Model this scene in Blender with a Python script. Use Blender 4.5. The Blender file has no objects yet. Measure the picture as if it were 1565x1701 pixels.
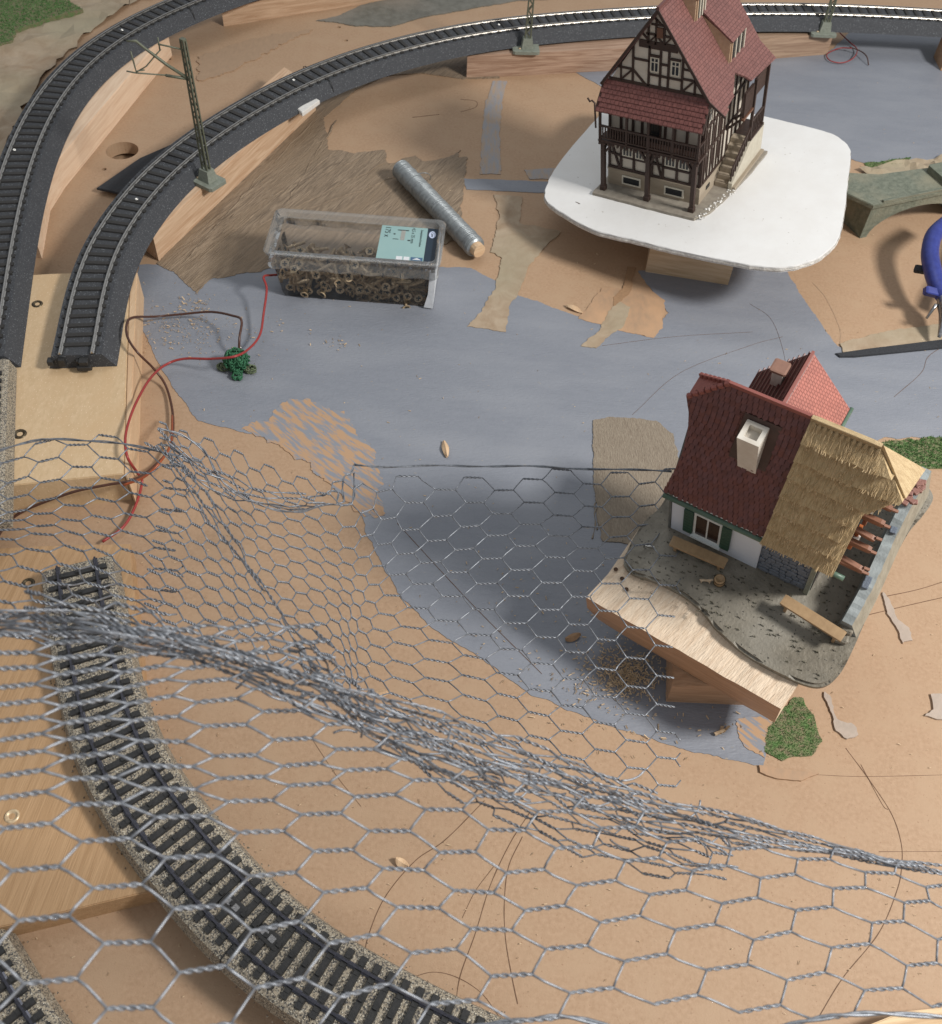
# A model railway baseboard under construction, seen from above. Units: 1 Blender unit = 1 cm.
import bpy, bmesh, math, random
import numpy as np
from mathutils import Vector, Matrix, noise
from mathutils.geometry import tessellate_polygon
random.seed(4); RNG = np.random.default_rng(4)
scene = bpy.context.scene
C = scene.collection
scene.unit_settings.system = 'METRIC'
scene.unit_settings.scale_length = 0.01

# ------------------------------------------------------------------ camera
PITCH, ROLL, HC, FPX = math.radians(51), math.radians(4), 39.5, 1650.0
cr, sr = math.cos(ROLL), math.sin(ROLL)
FW = Vector((0, math.cos(PITCH), -math.sin(PITCH)))
UP0 = Vector((0, math.sin(PITCH), math.cos(PITCH)))
CX = Vector((1, 0, 0))*cr + UP0*sr
CY = Vector((-1, 0, 0))*sr + UP0*cr
cam_d = bpy.data.cameras.new('camera'); cam = bpy.data.objects.new('camera', cam_d); C.objects.link(cam)
cam.matrix_world = Matrix(((CX.x, CY.x, -FW.x, 0), (CX.y, CY.y, -FW.y, 0), (CX.z, CY.z, -FW.z, HC), (0, 0, 0, 1)))
cam_d.sensor_fit = 'HORIZONTAL'; cam_d.sensor_width = 36; cam_d.lens = 36*FPX/1565
cam_d.clip_start = 0.5; cam_d.clip_end = 2000
cam_d.dof.use_dof = True; cam_d.dof.focus_distance = 44.0; cam_d.dof.aperture_fstop = 0.45
scene.camera = cam

# ------------------------------------------------------------------ light: soft room light, window light from the right
world = bpy.data.worlds.new('World'); scene.world = world; world.use_nodes = True
world.node_tree.nodes['Background'].inputs[0].default_value = (0.93, 0.96, 1.0, 1)
world.node_tree.nodes['Background'].inputs[1].default_value = 0.41
def area(name, loc, target, size, size_y, power, col):
    l = bpy.data.lights.new(name, 'AREA'); l.shape = 'RECTANGLE'; l.size = size; l.size_y = size_y; l.energy = power; l.color = col
    o = bpy.data.objects.new(name, l); C.objects.link(o); o.location = loc
    o.rotation_euler = (Vector(target)-Vector(loc)).to_track_quat('-Z', 'Y').to_euler()
area('window_light', (80, 8, 82), (2, 30, 0), 20, 15, 152000, (1.0, 0.97, 0.93))
area('ceiling_light', (-10, 130, 190), (0, 50, 0), 110, 60, 54000, (0.95, 0.98, 1.0))
scene.view_settings.view_transform = 'Standard'; scene.view_settings.look = 'None'
scene.view_settings.gamma = 1; scene.view_settings.use_curve_mapping = False
scene.view_settings.exposure = 0.0
scene.cycles.transparent_max_bounces = 24

# ------------------------------------------------------------------ helpers
def ray(u, v):
    return FW + CX*((u-782.5)/FPX) - CY*((v-850.5)/FPX)
def W(u, v, z=0.0):
    d = ray(u, v); return Vector((0, 0, HC)) + d*((z-HC)/d.z)
def WD(u, v, D):
    return Vector((0, 0, HC)) + ray(u, v)*D
def setp(o, label=None, cat=None, group=None, kind=None):
    if label: o['label'] = label
    if cat: o['category'] = cat
    if group: o['group'] = group
    if kind: o['kind'] = kind
    return o
def empty(name, loc=(0, 0, 0), rot=None):
    o = bpy.data.objects.new(name, None); C.objects.link(o); o.empty_display_size = 0.5
    if rot is not None:
        m = rot.to_4x4() if len(rot) == 3 else rot.copy(); m.translation = Vector(loc); o.matrix_world = m
    else: o.location = loc
    return o
def mesh(name, verts, faces, mat=None, parent=None, smooth=False):
    me = bpy.data.meshes.new(name); me.from_pydata([tuple(v) for v in verts], [], faces); me.update()
    if mat: me.materials.append(mat)
    if smooth: me.shade_smooth()
    o = bpy.data.objects.new(name, me); C.objects.link(o)
    if parent: o.parent = parent
    return o
def inst(name, me, parent=None, M=None):
    o = bpy.data.objects.new(name, me); C.objects.link(o)
    if parent: o.parent = parent
    if M is not None: o.matrix_basis = M
    return o
CUBE = {}
def cube_me(mat, bev=0.0):
    k = (mat.name, bev)
    if k in CUBE: return CUBE[k]
    me = bpy.data.meshes.new('block'); bm = bmesh.new(); bmesh.ops.create_cube(bm, size=1)
    if bev: bmesh.ops.bevel(bm, geom=bm.edges[:], offset=bev, segments=1, affect='EDGES')
    bm.to_mesh(me); bm.free(); me.materials.append(mat); CUBE[k] = me
    return me
def box(name, parent, c, s, mat, rot=None, bev=0.0):
    M = Matrix.Translation(Vector(c)) @ (rot.to_4x4() if rot is not None else Matrix.Identity(4)) @ Matrix.Diagonal((s[0], s[1], s[2], 1))
    return inst(name, cube_me(mat, bev), parent, M)
def bar(name, parent, p0, p1, w, d, mat, nrm=(0, -1, 0), bev=0.0):
    p0, p1 = Vector(p0), Vector(p1); x = (p1-p0); L = x.length; x.normalize(); n = Vector(nrm); z = x.cross(n).normalized(); y = z.cross(x)
    R = Matrix((x, y, z)).transposed()
    return box(name, parent, (p0+p1)/2, (L, d, w), mat, R, bev)
def frames(path, closed=False):
    P_ = [Vector(p) for p in path]; out = []; n = None
    for i, p in enumerate(P_):
        t = (P_[min(i+1, len(P_)-1)]-P_[max(i-1, 0)]); t = t.normalized() if t.length > 1e-9 else Vector((1, 0, 0))
        if n is None:
            n = t.orthogonal().normalized()
        else:
            n = (n - t*n.dot(t)); n = n.normalized() if n.length > 1e-6 else t.orthogonal().normalized()
        out.append((p, t, n, t.cross(n)))
    return out
def tube_geo(path, r, k=6, V=None, F=None, caps=True):
    if V is None: V, F = [], []
    fr = frames(path); base = len(V); rr = r if hasattr(r, '__len__') else [r]*len(fr)
    for (p, t, n, b), q in zip(fr, rr):
        for j in range(k):
            a = 2*math.pi*j/k; V.append(p+n*(math.cos(a)*q)+b*(math.sin(a)*q))
    for i in range(len(fr)-1):
        for j in range(k):
            F.append((base+i*k+j, base+i*k+(j+1) % k, base+(i+1)*k+(j+1) % k, base+(i+1)*k+j))
    if caps:
        F.append(tuple(base+j for j in range(k-1, -1, -1))); F.append(tuple(base+(len(fr)-1)*k+j for j in range(k)))
    return V, F
def tube(name, path, r, mat, parent=None, k=8):
    V, F = tube_geo(path, r, k); return mesh(name, V, F, mat, parent, True)
def smooth_path(pts, n=8):
    P_ = [Vector(p) for p in pts]; P_ = [P_[0]*2-P_[1]]+P_+[P_[-1]*2-P_[-2]]; out = []
    for i in range(1, len(P_)-2):
        a, b, c, d = P_[i-1:i+3]
        for j in range(n):
            t = j/n; out.append(0.5*((2*b)+(c-a)*t+(2*a-5*b+4*c-d)*t*t+(3*b-a-3*c+d)*t*t*t))
    out.append(P_[-2]); return out
def fan(polys):
    """triangles of a polygon with holes: list of loops of 2-d/3-d vectors"""
    return tessellate_polygon([[Vector((p[0], p[1], 0)) for p in l] for l in polys])
def prism(name, loop, z0, z1, mat, parent=None, bev=0.0, zf=None):
    """solid with a horizontal outline (world xy), from z0 to z1"""
    bm = bmesh.new(); vs = [bm.verts.new((p[0], p[1], z0)) for p in loop]
    f = bm.faces.new(vs); f.normal_update()
    if f.normal.z > 0: f.normal_flip()
    r = bmesh.ops.extrude_face_region(bm, geom=[f]); top = [v for v in r['geom'] if isinstance(v, bmesh.types.BMVert)]
    for v in top: v.co.z = z1 if zf is None else zf(v.co.x, v.co.y)
    if bev:
        es = [e for e in bm.edges if e.verts[0] in top and e.verts[1] in top]
        bmesh.ops.bevel(bm, geom=es, offset=bev, segments=2, affect='EDGES')
    bmesh.ops.triangulate(bm, faces=[f for f in bm.faces if len(f.verts) > 4])
    me = bpy.data.meshes.new(name); bm.to_mesh(me); bm.free(); me.materials.append(mat)
    o = bpy.data.objects.new(name, me); C.objects.link(o)
    if parent: o.parent = parent
    return o
def ragged(loop, amp, step=0.35, seed=0, closed=True):
    out = []; n = len(loop); L = [Vector((p[0], p[1], 0)) for p in loop]
    for i in range(n if closed else n-1):
        a, b = L[i], L[(i+1) % n]; m = max(1, int((b-a).length/step)); t = (b-a).normalized(); nn = Vector((-t.y, t.x, 0))
        for j in range(m):
            p = a.lerp(b, j/m); q = p*1.3+Vector((seed*7.3, 0, 0))
            o = amp*(noise.noise(q*0.9)+0.6*noise.noise(q*2.7)+0.35*noise.noise(q*7)+0.22*noise.noise(q*17))
            out.append(p+nn*o)
    return out

# ------------------------------------------------------------------ materials
def nt(name):
    m = bpy.data.materials.new(name); m.use_nodes = True; t = m.node_tree
    return m, t, t.nodes, t.links, t.nodes['Principled BSDF']
def mat(name, c1, c2=None, scale=4.0, stretch=(1, 1, 1), rot=(0, 0, 0), detail=6, rough=0.6, bump=0.0, bscale=None, metal=0.0, spec=0.4, speck=None, lo=0.35, hi=0.65, c3=None, dist=0.0, rvar=0.0, world=False):
    m, t, N, L, B = nt(name)
    tc = N.new('ShaderNodeTexCoord'); mp = N.new('ShaderNodeMapping')
    if world:
        g = N.new('ShaderNodeNewGeometry'); L.new(g.outputs['Position'], mp.inputs[0])
    else: L.new(tc.outputs['Object'], mp.inputs[0])
    mp.vector_type = 'TEXTURE'; mp.inputs['Scale'].default_value = tuple(1/q for q in stretch); mp.inputs['Rotation'].default_value = rot
    n1 = N.new('ShaderNodeTexNoise'); n1.inputs['Scale'].default_value = scale; n1.inputs['Detail'].default_value = detail; n1.inputs['Roughness'].default_value = 0.6
    n1.inputs['Distortion'].default_value = dist
    L.new(mp.outputs[0], n1.inputs['Vector'])
    c2 = c2 or tuple(x*0.85 for x in c1)
    r = N.new('ShaderNodeValToRGB'); r.color_ramp.elements[0].position = lo; r.color_ramp.elements[1].position = hi
    r.color_ramp.elements[0].color = (*c2, 1); r.color_ramp.elements[1].color = (*c1, 1)
    L.new(n1.outputs['Fac'], r.inputs[0]); col = r.outputs[0]
    if c3:  # slow large patches
        n2 = N.new('ShaderNodeTexNoise'); n2.inputs['Scale'].default_value = scale*0.13; n2.inputs['Detail'].default_value = 4; L.new(mp.outputs[0], n2.inputs['Vector'])
        r2 = N.new('ShaderNodeMapRange'); r2.inputs[1].default_value = .45; r2.inputs[2].default_value = .68; L.new(n2.outputs['Fac'], r2.inputs[0])
        mx = N.new('ShaderNodeMix'); mx.data_type = 'RGBA'; mx.inputs['B'].default_value = (*c3, 1); L.new(r2.outputs[0], mx.inputs['Factor']); L.new(col, mx.inputs['A']); col = mx.outputs['Result']
    if speck:  # (colour, scale, threshold)
        n3 = N.new('ShaderNodeTexNoise'); n3.inputs['Scale'].default_value = speck[1]; n3.inputs['Detail'].default_value = 1; L.new((mp if len(speck) < 4 else tc).outputs[0 if len(speck) < 4 else 'Object'], n3.inputs['Vector'])
        r3 = N.new('ShaderNodeMapRange'); r3.inputs[1].default_value = speck[2]; r3.inputs[2].default_value = speck[2]+.05; L.new(n3.outputs['Fac'], r3.inputs[0])
        mx = N.new('ShaderNodeMix'); mx.data_type = 'RGBA'; mx.inputs['B'].default_value = (*speck[0], 1); L.new(r3.outputs[0], mx.inputs['Factor']); L.new(col, mx.inputs['A']); col = mx.outputs['Result']
    L.new(col, B.inputs['Base Color'])
    B.inputs['Roughness'].default_value = rough; B.inputs['Metallic'].default_value = metal; B.inputs['Specular IOR Level'].default_value = spec
    if rvar:
        rr = N.new('ShaderNodeMapRange'); rr.inputs[3].default_value = rough-rvar; rr.inputs[4].default_value = rough+rvar; L.new(n1.outputs['Fac'], rr.inputs[0]); L.new(rr.outputs[0], B.inputs['Roughness'])
    if bump:
        nb = N.new('ShaderNodeTexNoise'); nb.inputs['Scale'].default_value = bscale or scale*3; nb.inputs['Detail'].default_value = 5; L.new(mp.outputs[0], nb.inputs['Vector'])
        bp = N.new('ShaderNodeBump'); bp.inputs['Strength'].default_value = 1.0; bp.inputs['Distance'].default_value = bump; L.new(nb.outputs['Fac'], bp.inputs['Height']); L.new(bp.outputs[0], B.inputs['Normal'])
    return m
M = {}
M['board'] = mat('brown_hardboard', (.425, .285, .182), (.345, .222, .133), 5.5, detail=9, rough=.62, bump=.008, bscale=14, speck=((.30, .18, .105), 9, .70), c3=(.40, .27, .17), lo=.3, hi=.7)
M['board_edge'] = mat('board_edge', (.33, .2, .11), None, 8, rough=.8)
M['grey_paint'] = mat('blue_grey_paint', (.213, .226, .258), (.198, .211, .242), 1.1, stretch=(1, 3, 1), rough=.5, bump=.03, bscale=3.5, c3=(.235, .247, .277), speck=((.30, .27, .23), 3.1, .735))
M['glue'] = mat('dried_taupe_glue', (.30, .225, .155), (.17, .125, .085), 1.3, stretch=(.5, 4, 1), rot=(0, 0, 1.12), rough=.6, bump=.09, bscale=3, dist=.8, c3=(.24, .175, .115), lo=.38, hi=.6)
M['glue_radial'] = mat('combed_glue', (.27, .225, .17), (.19, .15, .11), 2.2, stretch=(4.5, .9, 1), rot=(0, 0, .1), rough=.7, bump=.05, bscale=4, dist=2)
M['plaster'] = mat('crumpled_plaster_paper', (.40, .315, .225), (.30, .215, .14), .7, rough=.8, bump=.03, bscale=3, c3=(.33, .29, .2), dist=.6)
M['mud'] = mat('olive_grey_ground_paint', (.17, .165, .14), (.12, .115, .095), 1.5, rough=.6, bump=.03, bscale=6, c3=(.22, .2, .17))
M['pale_wood'] = mat('pale_pine', (.66, .48, .31), (.54, .36, .21), 1.4, stretch=(7, .5, 7), rough=.6, bump=.006, bscale=6, dist=1.5, c3=(.56, .37, .22))
M['plywood'] = mat('chipboard', (.60, .44, .27), (.53, .38, .22), 2.3, stretch=(2.5, 1, 1), rough=.55, bump=.006, bscale=12, speck=((.70, .54, .36), 6.5, .66), c3=(.55, .385, .22))
def grain(name, c1, c2, ang, sc=1.0, rough=.6):
    return mat(name, c1, c2, 1.3*sc, stretch=(.22, 4, 4), rot=(0, 0, ang), rough=rough, bump=.02, bscale=4, dist=.8, lo=.36, hi=.62)
M['track_black'] = mat('black_track_plastic', (.032, .031, .030), (.018, .018, .018), 9, rough=.45, bump=.004, bscale=25)
M['tie'] = mat('dark_sleeper_plastic', (.034, .031, .028), (.02, .019, .018), 14, rough=.5, bump=.01, bscale=20)
M['bedding'] = mat('dark_foam_bedding', (.060, .063, .069), (.034, .036, .041), 18, rough=.75, bump=.02, bscale=20, speck=((.16, .17, .18), 13, .645))
M['rail_bright'] = mat('nickel_rail', (.62, .60, .57), (.42, .40, .37), 12, rough=.28, metal=1)
M['rail_dark'] = mat('dark_rail', (.075, .075, .095), (.045, .045, .055), 10, rough=.22, metal=.6, spec=.8)
M['ballast'] = mat('speckled_ballast', (.34, .29, .215), (.06, .057, .055), 14, detail=3, rough=.55, bump=.03, bscale=16, lo=.42, hi=.56, speck=((.58, .54, .44), 20, .62))
M['ballast_grey'] = mat('speckled_grey_slope', (.30, .30, .30), (.10, .10, .11), 15, detail=3, rough=.5, bump=.02, bscale=16, lo=.42, hi=.56)
M['zinc'] = mat('galvanised_wire', (.30, .32, .35), (.14, .15, .17), 5, rough=.42, metal=.45, rvar=.12, lo=.3, hi=.7, world=True)
M['white_board'] = mat('white_foam_board', (.72, .715, .70), (.69, .68, .66), .6, rough=.55, bump=.012, bscale=3, speck=((.5, .48, .44), 4.2, .76))
M['white_edge'] = mat('torn_board_edge', (.68, .66, .62), (.42, .39, .35), 5, rough=.8, bump=.03)
M['screw_brass'] = mat('yellow_zinc_screw', (.72, .56, .36), (.42, .31, .19), 4, rough=.35, metal=.25)
M['screw_dark'] = mat('dark_screw_head', (.12, .09, .05), (.04, .035, .03), 6, rough=.4, metal=.6)
M['screw_white'] = mat('bright_screw_head', (.75, .74, .7), None, 6, rough=.3, metal=.5)
M['hole'] = mat('drilled_hole', (.09, .05, .03), (.05, .03, .02), 6, rough=.9)
M['grass'] = mat('static_grass', (.13, .27, .07), (.05, .14, .045), 6, rough=.8, rvar=.1)
M['grass_base'] = mat('grass_scatter', (.10, .19, .06), (.22, .17, .11), 3, rough=.9, bump=.06, bscale=14)
M['grass_pale'] = mat('pale_static_grass', (.13, .20, .07), (.06, .13, .05), 6, rough=.8)
M['pencil'] = mat('pencil_line', (.14, .075, .04), None, 6, rough=.7)
M['red_wire'] = mat('red_wire', (.31, .04, .038), (.26, .035, .03), 5, rough=.35)
M['brown_wire'] = mat('brown_wire', (.085, .035, .022), (.06, .026, .018), 5, rough=.35)
M['orange_wire'] = mat('orange_brown_wire', (.33, .075, .022), (.22, .05, .02), 5, rough=.35)
M['shaving'] = mat('wood_shaving', (.62, .47, .31), (.42, .3, .18), 5, rough=.7)
M['black_rubber'] = mat('black_rubber', (.035, .038, .043), (.025, .026, .03), 7, rough=.8, bump=.03)
M['mast'] = mat('grey_green_metal', (.15, .16, .115), (.105, .112, .08), 6, rough=.5, metal=.2)
M['mast_base'] = mat('grey_green_concrete', (.24, .26, .215), (.17, .185, .15), 6, rough=.6, bump=.01)
M['white_plastic'] = mat('white_plastic', (.75, .73, .69), None, 5, rough=.4)
# ------------------------------------------------------------------ the setting: baseboard with holes, paint and glue
def px(loop, z=0.0):
    return [W(u, v, z) for u, v in loop]
def circle(c, r, n=20):
    return [Vector((c[0]+r*math.cos(2*math.pi*i/n), c[1]+r*math.sin(2*math.pi*i/n), 0)) for i in range(n)]
holes = [(W(203, 250), 1.12, 28)]+[(W(u, v), .17, 10) for u, v in ((173, 281), (281, 98), (563, 45), (575, 67))]
outer = [Vector((-110, -30, 0)), Vector((110, -30, 0)), Vector((110, 190, 0)), Vector((-110, 190, 0))]
loops = [outer]+[circle(c, r, n) for c, r, n in holes]
V = [v for l in loops for v in l]; F = [tuple(t) for t in fan(loops)]
nv = len(V); V = V+[Vector((v.x, v.y, -.9)) for v in V]; F2 = [tuple(i+nv for i in reversed(t)) for t in F]; k0 = 0; SF = []
for l in loops:
    for i in range(len(l)):
        a, b = k0+i, k0+(i+1) % len(l); SF.append((a, b, b+nv, a+nv))
    k0 += len(l)
board = mesh('baseboard', V, F+F2+SF, M['board']); setp(board, kind='structure')
under = mesh('floor', [(-160, -90, -1.2), (160, -90, -1.2), (160, 260, -1.2), (-160, 260, -1.2)], [(0, 1, 2, 3)], M['board']); setp(under, kind='structure')

LAY = [0.02]
def patch(name, pts, m, amp=.12, step=.12, label=None, z=None, thick=None, seed=None, dz=0.0, res=None):
    z = LAY[0] if z is None else z; LAY[0] += .004
    loop = ragged(px(pts), amp, min(step, .13), seed if seed is not None else len(bpy.data.objects))
    o = prism(name, loop, 0.001, z+.01, m, board)
    if label: o['label'] = label
    return o
# blue-grey paint
patch('grey_paint', [(232, 440), (420, 445), (480, 440), (600, 440), (780, 445), (840, 475), (860, 490), (1000, 540), (1080, 560), (1110, 520), (1060, 450), (1230, 440), (1300, 440), (1330, 490), (1390, 575), (1420, 590), (1700, 550), (1700, 725), (1470, 728), (1420, 745), (1300, 800), (1300, 1000), (1240, 1120), (1262, 1180), (1285, 1205), (1268, 1272), (1160, 1252), (1000, 1202), (880, 1152), (800, 1095), (720, 1045), (660, 985), (610, 890), (590, 820), (600, 745), (540, 700), (480, 690), (440, 722), (400, 718), (330, 700), (285, 640), (262, 600), (235, 545), (222, 470)], M['grey_paint'], .10, .3)
patch('grey_paint', [(955, 120), (1060, 114), (1160, 100), (1290, 94), (1380, 85), (1420, 45), (1700, 60), (1700, 268), (1440, 272), (1395, 260), (1240, 215), (1100, 170), (1010, 150)], M['grey_paint'], .09, .4)
patch('grey_paint', [(770, 297), (930, 303), (1100, 320), (1100, 338), (930, 322), (775, 315)], M['grey_paint'], .05, .4)
GS = M['grey_smear'] = mat('thin_grey_smear', (.28, .275, .285), (.36, .27, .195), 1.2, stretch=(3, .6, 1), rough=.6, lo=.35, hi=.6)
patch('grey_smear', [(820, 135), (842, 135), (835, 165), (830, 220), (832, 290), (797, 290), (800, 230), (806, 170)], GS, .1, .3)
M['brushed'] = mat('brushed_thin_paint', (.42, .265, .155), (.225, .235, .262), 1.6, stretch=(2.6, .45, 1), rot=(0, 0, .9), rough=.55, lo=.44, hi=.54)
patch('grey_smear', [(400, 712), (440, 700), (480, 668), (520, 662), (570, 690), (620, 750), (640, 860), (590, 850), (520, 775), (450, 735)], M['brushed'], .35, .3)
patch('grey_smear', [(870, 282), (925, 280), (935, 298), (880, 298)], GS, .1, .3)
OB = M['board_patch'] = mat('bare_board_patch', (.42, .265, .16), (.35, .235, .15), 1.5, stretch=(2, 1, 1), rough=.6, c3=(.5, .31, .18))
patch('bare_board_patch', [(1075, 480), (1105, 500), (1100, 545), (1085, 562), (1030, 550), (960, 530), (1000, 480)], OB, .1, .3)
patch('bare_board_patch', [(1220, 1195), (1262, 1190), (1285, 1200), (1270, 1260), (1235, 1240)], M['brushed'], .16, .25)
M['faint'] = mat('faint_stain', (.37, .25, .16), (.33, .225, .145), 1.5, stretch=(3, 1, 1), rough=.55)
# taupe glue combed in a fan
patch('glue_patch', [(540, 195), (590, 150), (640, 125), (560, 135), (500, 175), (390, 290), (262, 438), (305, 465), (325, 490), (350, 465), (430, 452), (480, 440), (640, 430), (760, 400), (768, 335), (776, 262), (760, 262), (765, 250), (748, 262), (700, 270), (690, 258), (645, 275), (640, 250), (590, 255), (545, 250)], M['glue'], .16, .25)
patch('glue_patch', [(560, 135), (640, 108), (740, 90), (800, 96), (830, 130), (770, 132), (700, 122), (640, 127), (590, 150), (540, 195), (545, 160)], M['glue'], .08, .3)
for (a, b) in (((420, 380), (640, 270)), ((330, 430), (560, 250)), ((440, 330), (600, 262)), ((300, 440), (440, 290)), ((480, 330), (560, 200)), ((380, 350), (520, 200)), ((500, 350), (700, 280))):
    A, Bq = W(*a, .06), W(*b, .06); pth = [A.lerp(Bq, i/14)+Vector((noise.noise(A*3+Vector((i, 0, 0)))*.25, noise.noise(A*5+Vector((i*.7, 0, 0)))*.2, 0)) for i in range(15)]
    tube('glue_ridge', pth, [.02+.05*abs(math.sin(i*.9)) for i in range(15)], M['glue'], board, 5)
patch('glue_patch', [(820, 325), (868, 328), (862, 372), (930, 385), (880, 440), (862, 485), (848, 505), (840, 552), (775, 543), (800, 520), (822, 480), (835, 430), (815, 420), (830, 360)], M['plaster'], .14, .2)
patch('glue_patch', [(1025, 500), (1048, 512), (1035, 545), (1010, 560), (990, 580), (965, 576), (1000, 545), (1010, 520)], M['plaster'], .1, .2)
patch('glue_patch', [(1042, 445), (1056, 446), (1045, 490), (1020, 510), (1018, 495), (1035, 480)], M['board_edge'], .08, .2)
patch('glue_patch', [(985, 700), (1010, 693), (1090, 700), (1118, 722), (1125, 760), (1150, 790), (1150, 900), (1070, 905), (1000, 900), (990, 850), (985, 780)], M['glue_radial'], .12, .25)
for (x0, x1, y0, y1) in ((1010, 1040, 705, 895), (1040, 1050, 700, 900), (1065, 1075, 702, 890), (1085, 1105, 710, 880), (1000, 1012, 720, 880)):
    pth = smooth_path([W(x0+(x1-x0)*math.sin(i*.6)+8*math.sin(i*1.9), y0+(y1-y0)*i/8, .05) for i in range(9)], 5)
    tube('glue_ridge', pth, [.03+.02*math.sin(i*1.3) for i in range(len(pth))], M['glue_radial'], board, 5)
patch('olive_paint', [(525, 35), (560, 28), (600, 10), (640, 0), (760, -40), (1120, -60), (1120, -12), (860, 2), (800, 12), (700, 30), (650, 45), (590, 44), (560, 38)], M['mud'], .1, .4)
patch('glue_patch', [(330, 95), (420, 65), (480, 55), (520, 50), (440, 90), (370, 125), (330, 135)], M['faint'], .3, .4)
# pale glue spots and torn paper
SPOT = M['spot'] = mat('pale_glue_spot', (.37, .305, .25), (.42, .34, .28), 2, rough=.5, bump=.02)
patch('glue_spot', [(1465, 985), (1478, 1000), (1490, 1030), (1510, 1045), (1515, 1065), (1498, 1070), (1492, 1050), (1475, 1025)], SPOT, .1, .2)
patch('glue_spot', [(1368, 1150), (1378, 1162), (1390, 1195), (1418, 1205), (1425, 1222), (1405, 1230), (1388, 1215)], SPOT, .1, .2)
patch('glue_spot', [(1545, 1155), (1600, 1150), (1600, 1195), (1560, 1198), (1535, 1190), (1550, 1180)], SPOT, .12, .2)
patch('torn_paper', [(1395, 572), (1470, 552), (1560, 540), (1600, 540), (1600, 565), (1480, 580), (1400, 590)], M['plaster'], .12, .25)
patch('torn_paper', [(1260, 1272), (1300, 1280), (1360, 1286), (1330, 1298), (1290, 1296), (1262, 1284)], OB, .05, .25)
# pencil lines
def line(pts, w=.022, m='pencil', z=.09):
    p = smooth_path([W(u, v, .0) for u, v in pts], 10); V, F = [], []
    for i, q in enumerate(p):
        t = (p[min(i+1, len(p)-1)]-p[max(0, i-1)]).normalized(); n = Vector((-t.y, t.x, 0))*w*(.7+.4*noise.noise(q*2))
        V += [q+n+Vector((0, 0, z)), q-n+Vector((0, 0, z)), q+n, q-n]
    for i in range(len(p)-1):
        a = i*4; F += [(a, a+1, a+5, a+4), (a, a+4, a+6, a+2), (a+1, a+3, a+7, a+5)]
    mesh('pencil_line', V, F, M[m], board)
BL = .012
line([(805, 1330), (740, 1395), (690, 1430), (640, 1490), (612, 1555), (604, 1600)], .02, z=BL)
line([(880, 1350), (848, 1400), (815, 1470), (790, 1550), (765, 1620), (757, 1670)], .02, z=BL)
line([(868, 1390), (845, 1440), (838, 1500), (840, 1560), (850, 1620), (860, 1668)], .02, z=BL)
line([(820, 1440), (790, 1480), (768, 1525)], .012, z=BL)
line([(680, 1625), (720, 1615), (760, 1624), (800, 1650), (830, 1690)], .014, z=BL)
line([(1405, 1243), (1440, 1290), (1480, 1350), (1497, 1400), (1498, 1440), (1490, 1480), (1460, 1550), (1400, 1625), (1360, 1690)], .02, z=BL)
line([(1430, 1270), (1465, 1335), (1475, 1345)], .014, z=BL)
line([(1355, 1287), (1440, 1290), (1620, 1286)], .010, z=BL)
line([(1460, 1415), (1620, 1414)], .010, z=BL)
line([(1465, 992), (1530, 978), (1600, 955)], .022, z=BL)
line([(1440, 1022), (1520, 1003), (1600, 985)], .022, z=BL)
line([(685, 195), (730, 190)], .04, z=BL)
line([(765, 165), (790, 168), (790, 178), (765, 186)], .02, z=BL)
line([(660, 870), (780, 1000), (900, 1120)], .016, z=.05)
line([(1050, 690), (1130, 620), (1245, 575), (1300, 560)], .007, z=.045)
line([(1245, 505), (1280, 530), (1300, 580), (1310, 640)], .007, z=.045)
line([(1000, 575), (1120, 560), (1250, 552)], .007, z=.045)
line([(1485, 660), (1530, 620), (1545, 590), (1600, 560)], .016, z=.045)
line([(1350, 470), (1360, 480), (1375, 500), (1395, 545), (1396, 570)], .05, 'faint', z=BL)
line([(600, 1340), (560, 1290), (520, 1230)], .012, z=BL)

# crumpled plaster terrain at the top left
def relief(name, pts, m, h, seed, parent=None, step=.8, base=.05, sc=.25):
    loop = ragged(px(pts), .35, .6, seed); xs = [p.x for p in loop]; ys = [p.y for p in loop]
    from mathutils.geometry import delaunay_2d_cdt
    pts2 = []
    def inside(x, y):
        c = False; j = len(loop)-1
        for i in range(len(loop)):
            a, b = loop[i], loop[j]
            if (a.y > y) != (b.y > y) and x < (b.x-a.x)*(y-a.y)/(b.y-a.y)+a.x: c = not c
            j = i
        return c
    x = min(xs)
    while x < max(xs):
        y = min(ys)
        while y < max(ys):
            qx, qy = x+random.uniform(-.3, .3)*step, y+random.uniform(-.3, .3)*step
            if inside(qx, qy): pts2.append(Vector((qx, qy)))
            y += step
        x += step
    vin = [Vector((p.x, p.y)) for p in loop]+pts2; n = len(loop)
    vo, ed, fo, *_ = delaunay_2d_cdt(vin, [], [list(range(n))], 1, 1e-4)
    V = []
    for i, v in enumerate(vo):
        p = Vector((v.x*sc, v.y*sc, seed)); r = (1-abs(noise.noise(p)*2)); r = r*r
        q = h*(.6*r+.5*noise.noise(p*2.3)+.25*abs(noise.noise(p*5)))
        V.append((v.x, v.y, base+max(0, q)))
    o = mesh(name, V, [tuple(f) for f in fo], m, parent, False)
    return o
ter = relief('plaster_terrain', [(-500, -160), (250, -160), (215, 10), (150, 55), (90, 110), (45, 175), (12, 250), (-8, 330), (-20, 470), (-500, 470)], M['plaster'], .45, 3.1, None, .9)
setp(ter, kind='structure')
ter2 = relief('plaster_terrain', [(250, -160), (215, 10), (235, 0), (420, -25), (700, -60), (700, -160)], M['plaster'], .35, 8.1, None, .9); setp(ter2, kind='structure')
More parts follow.
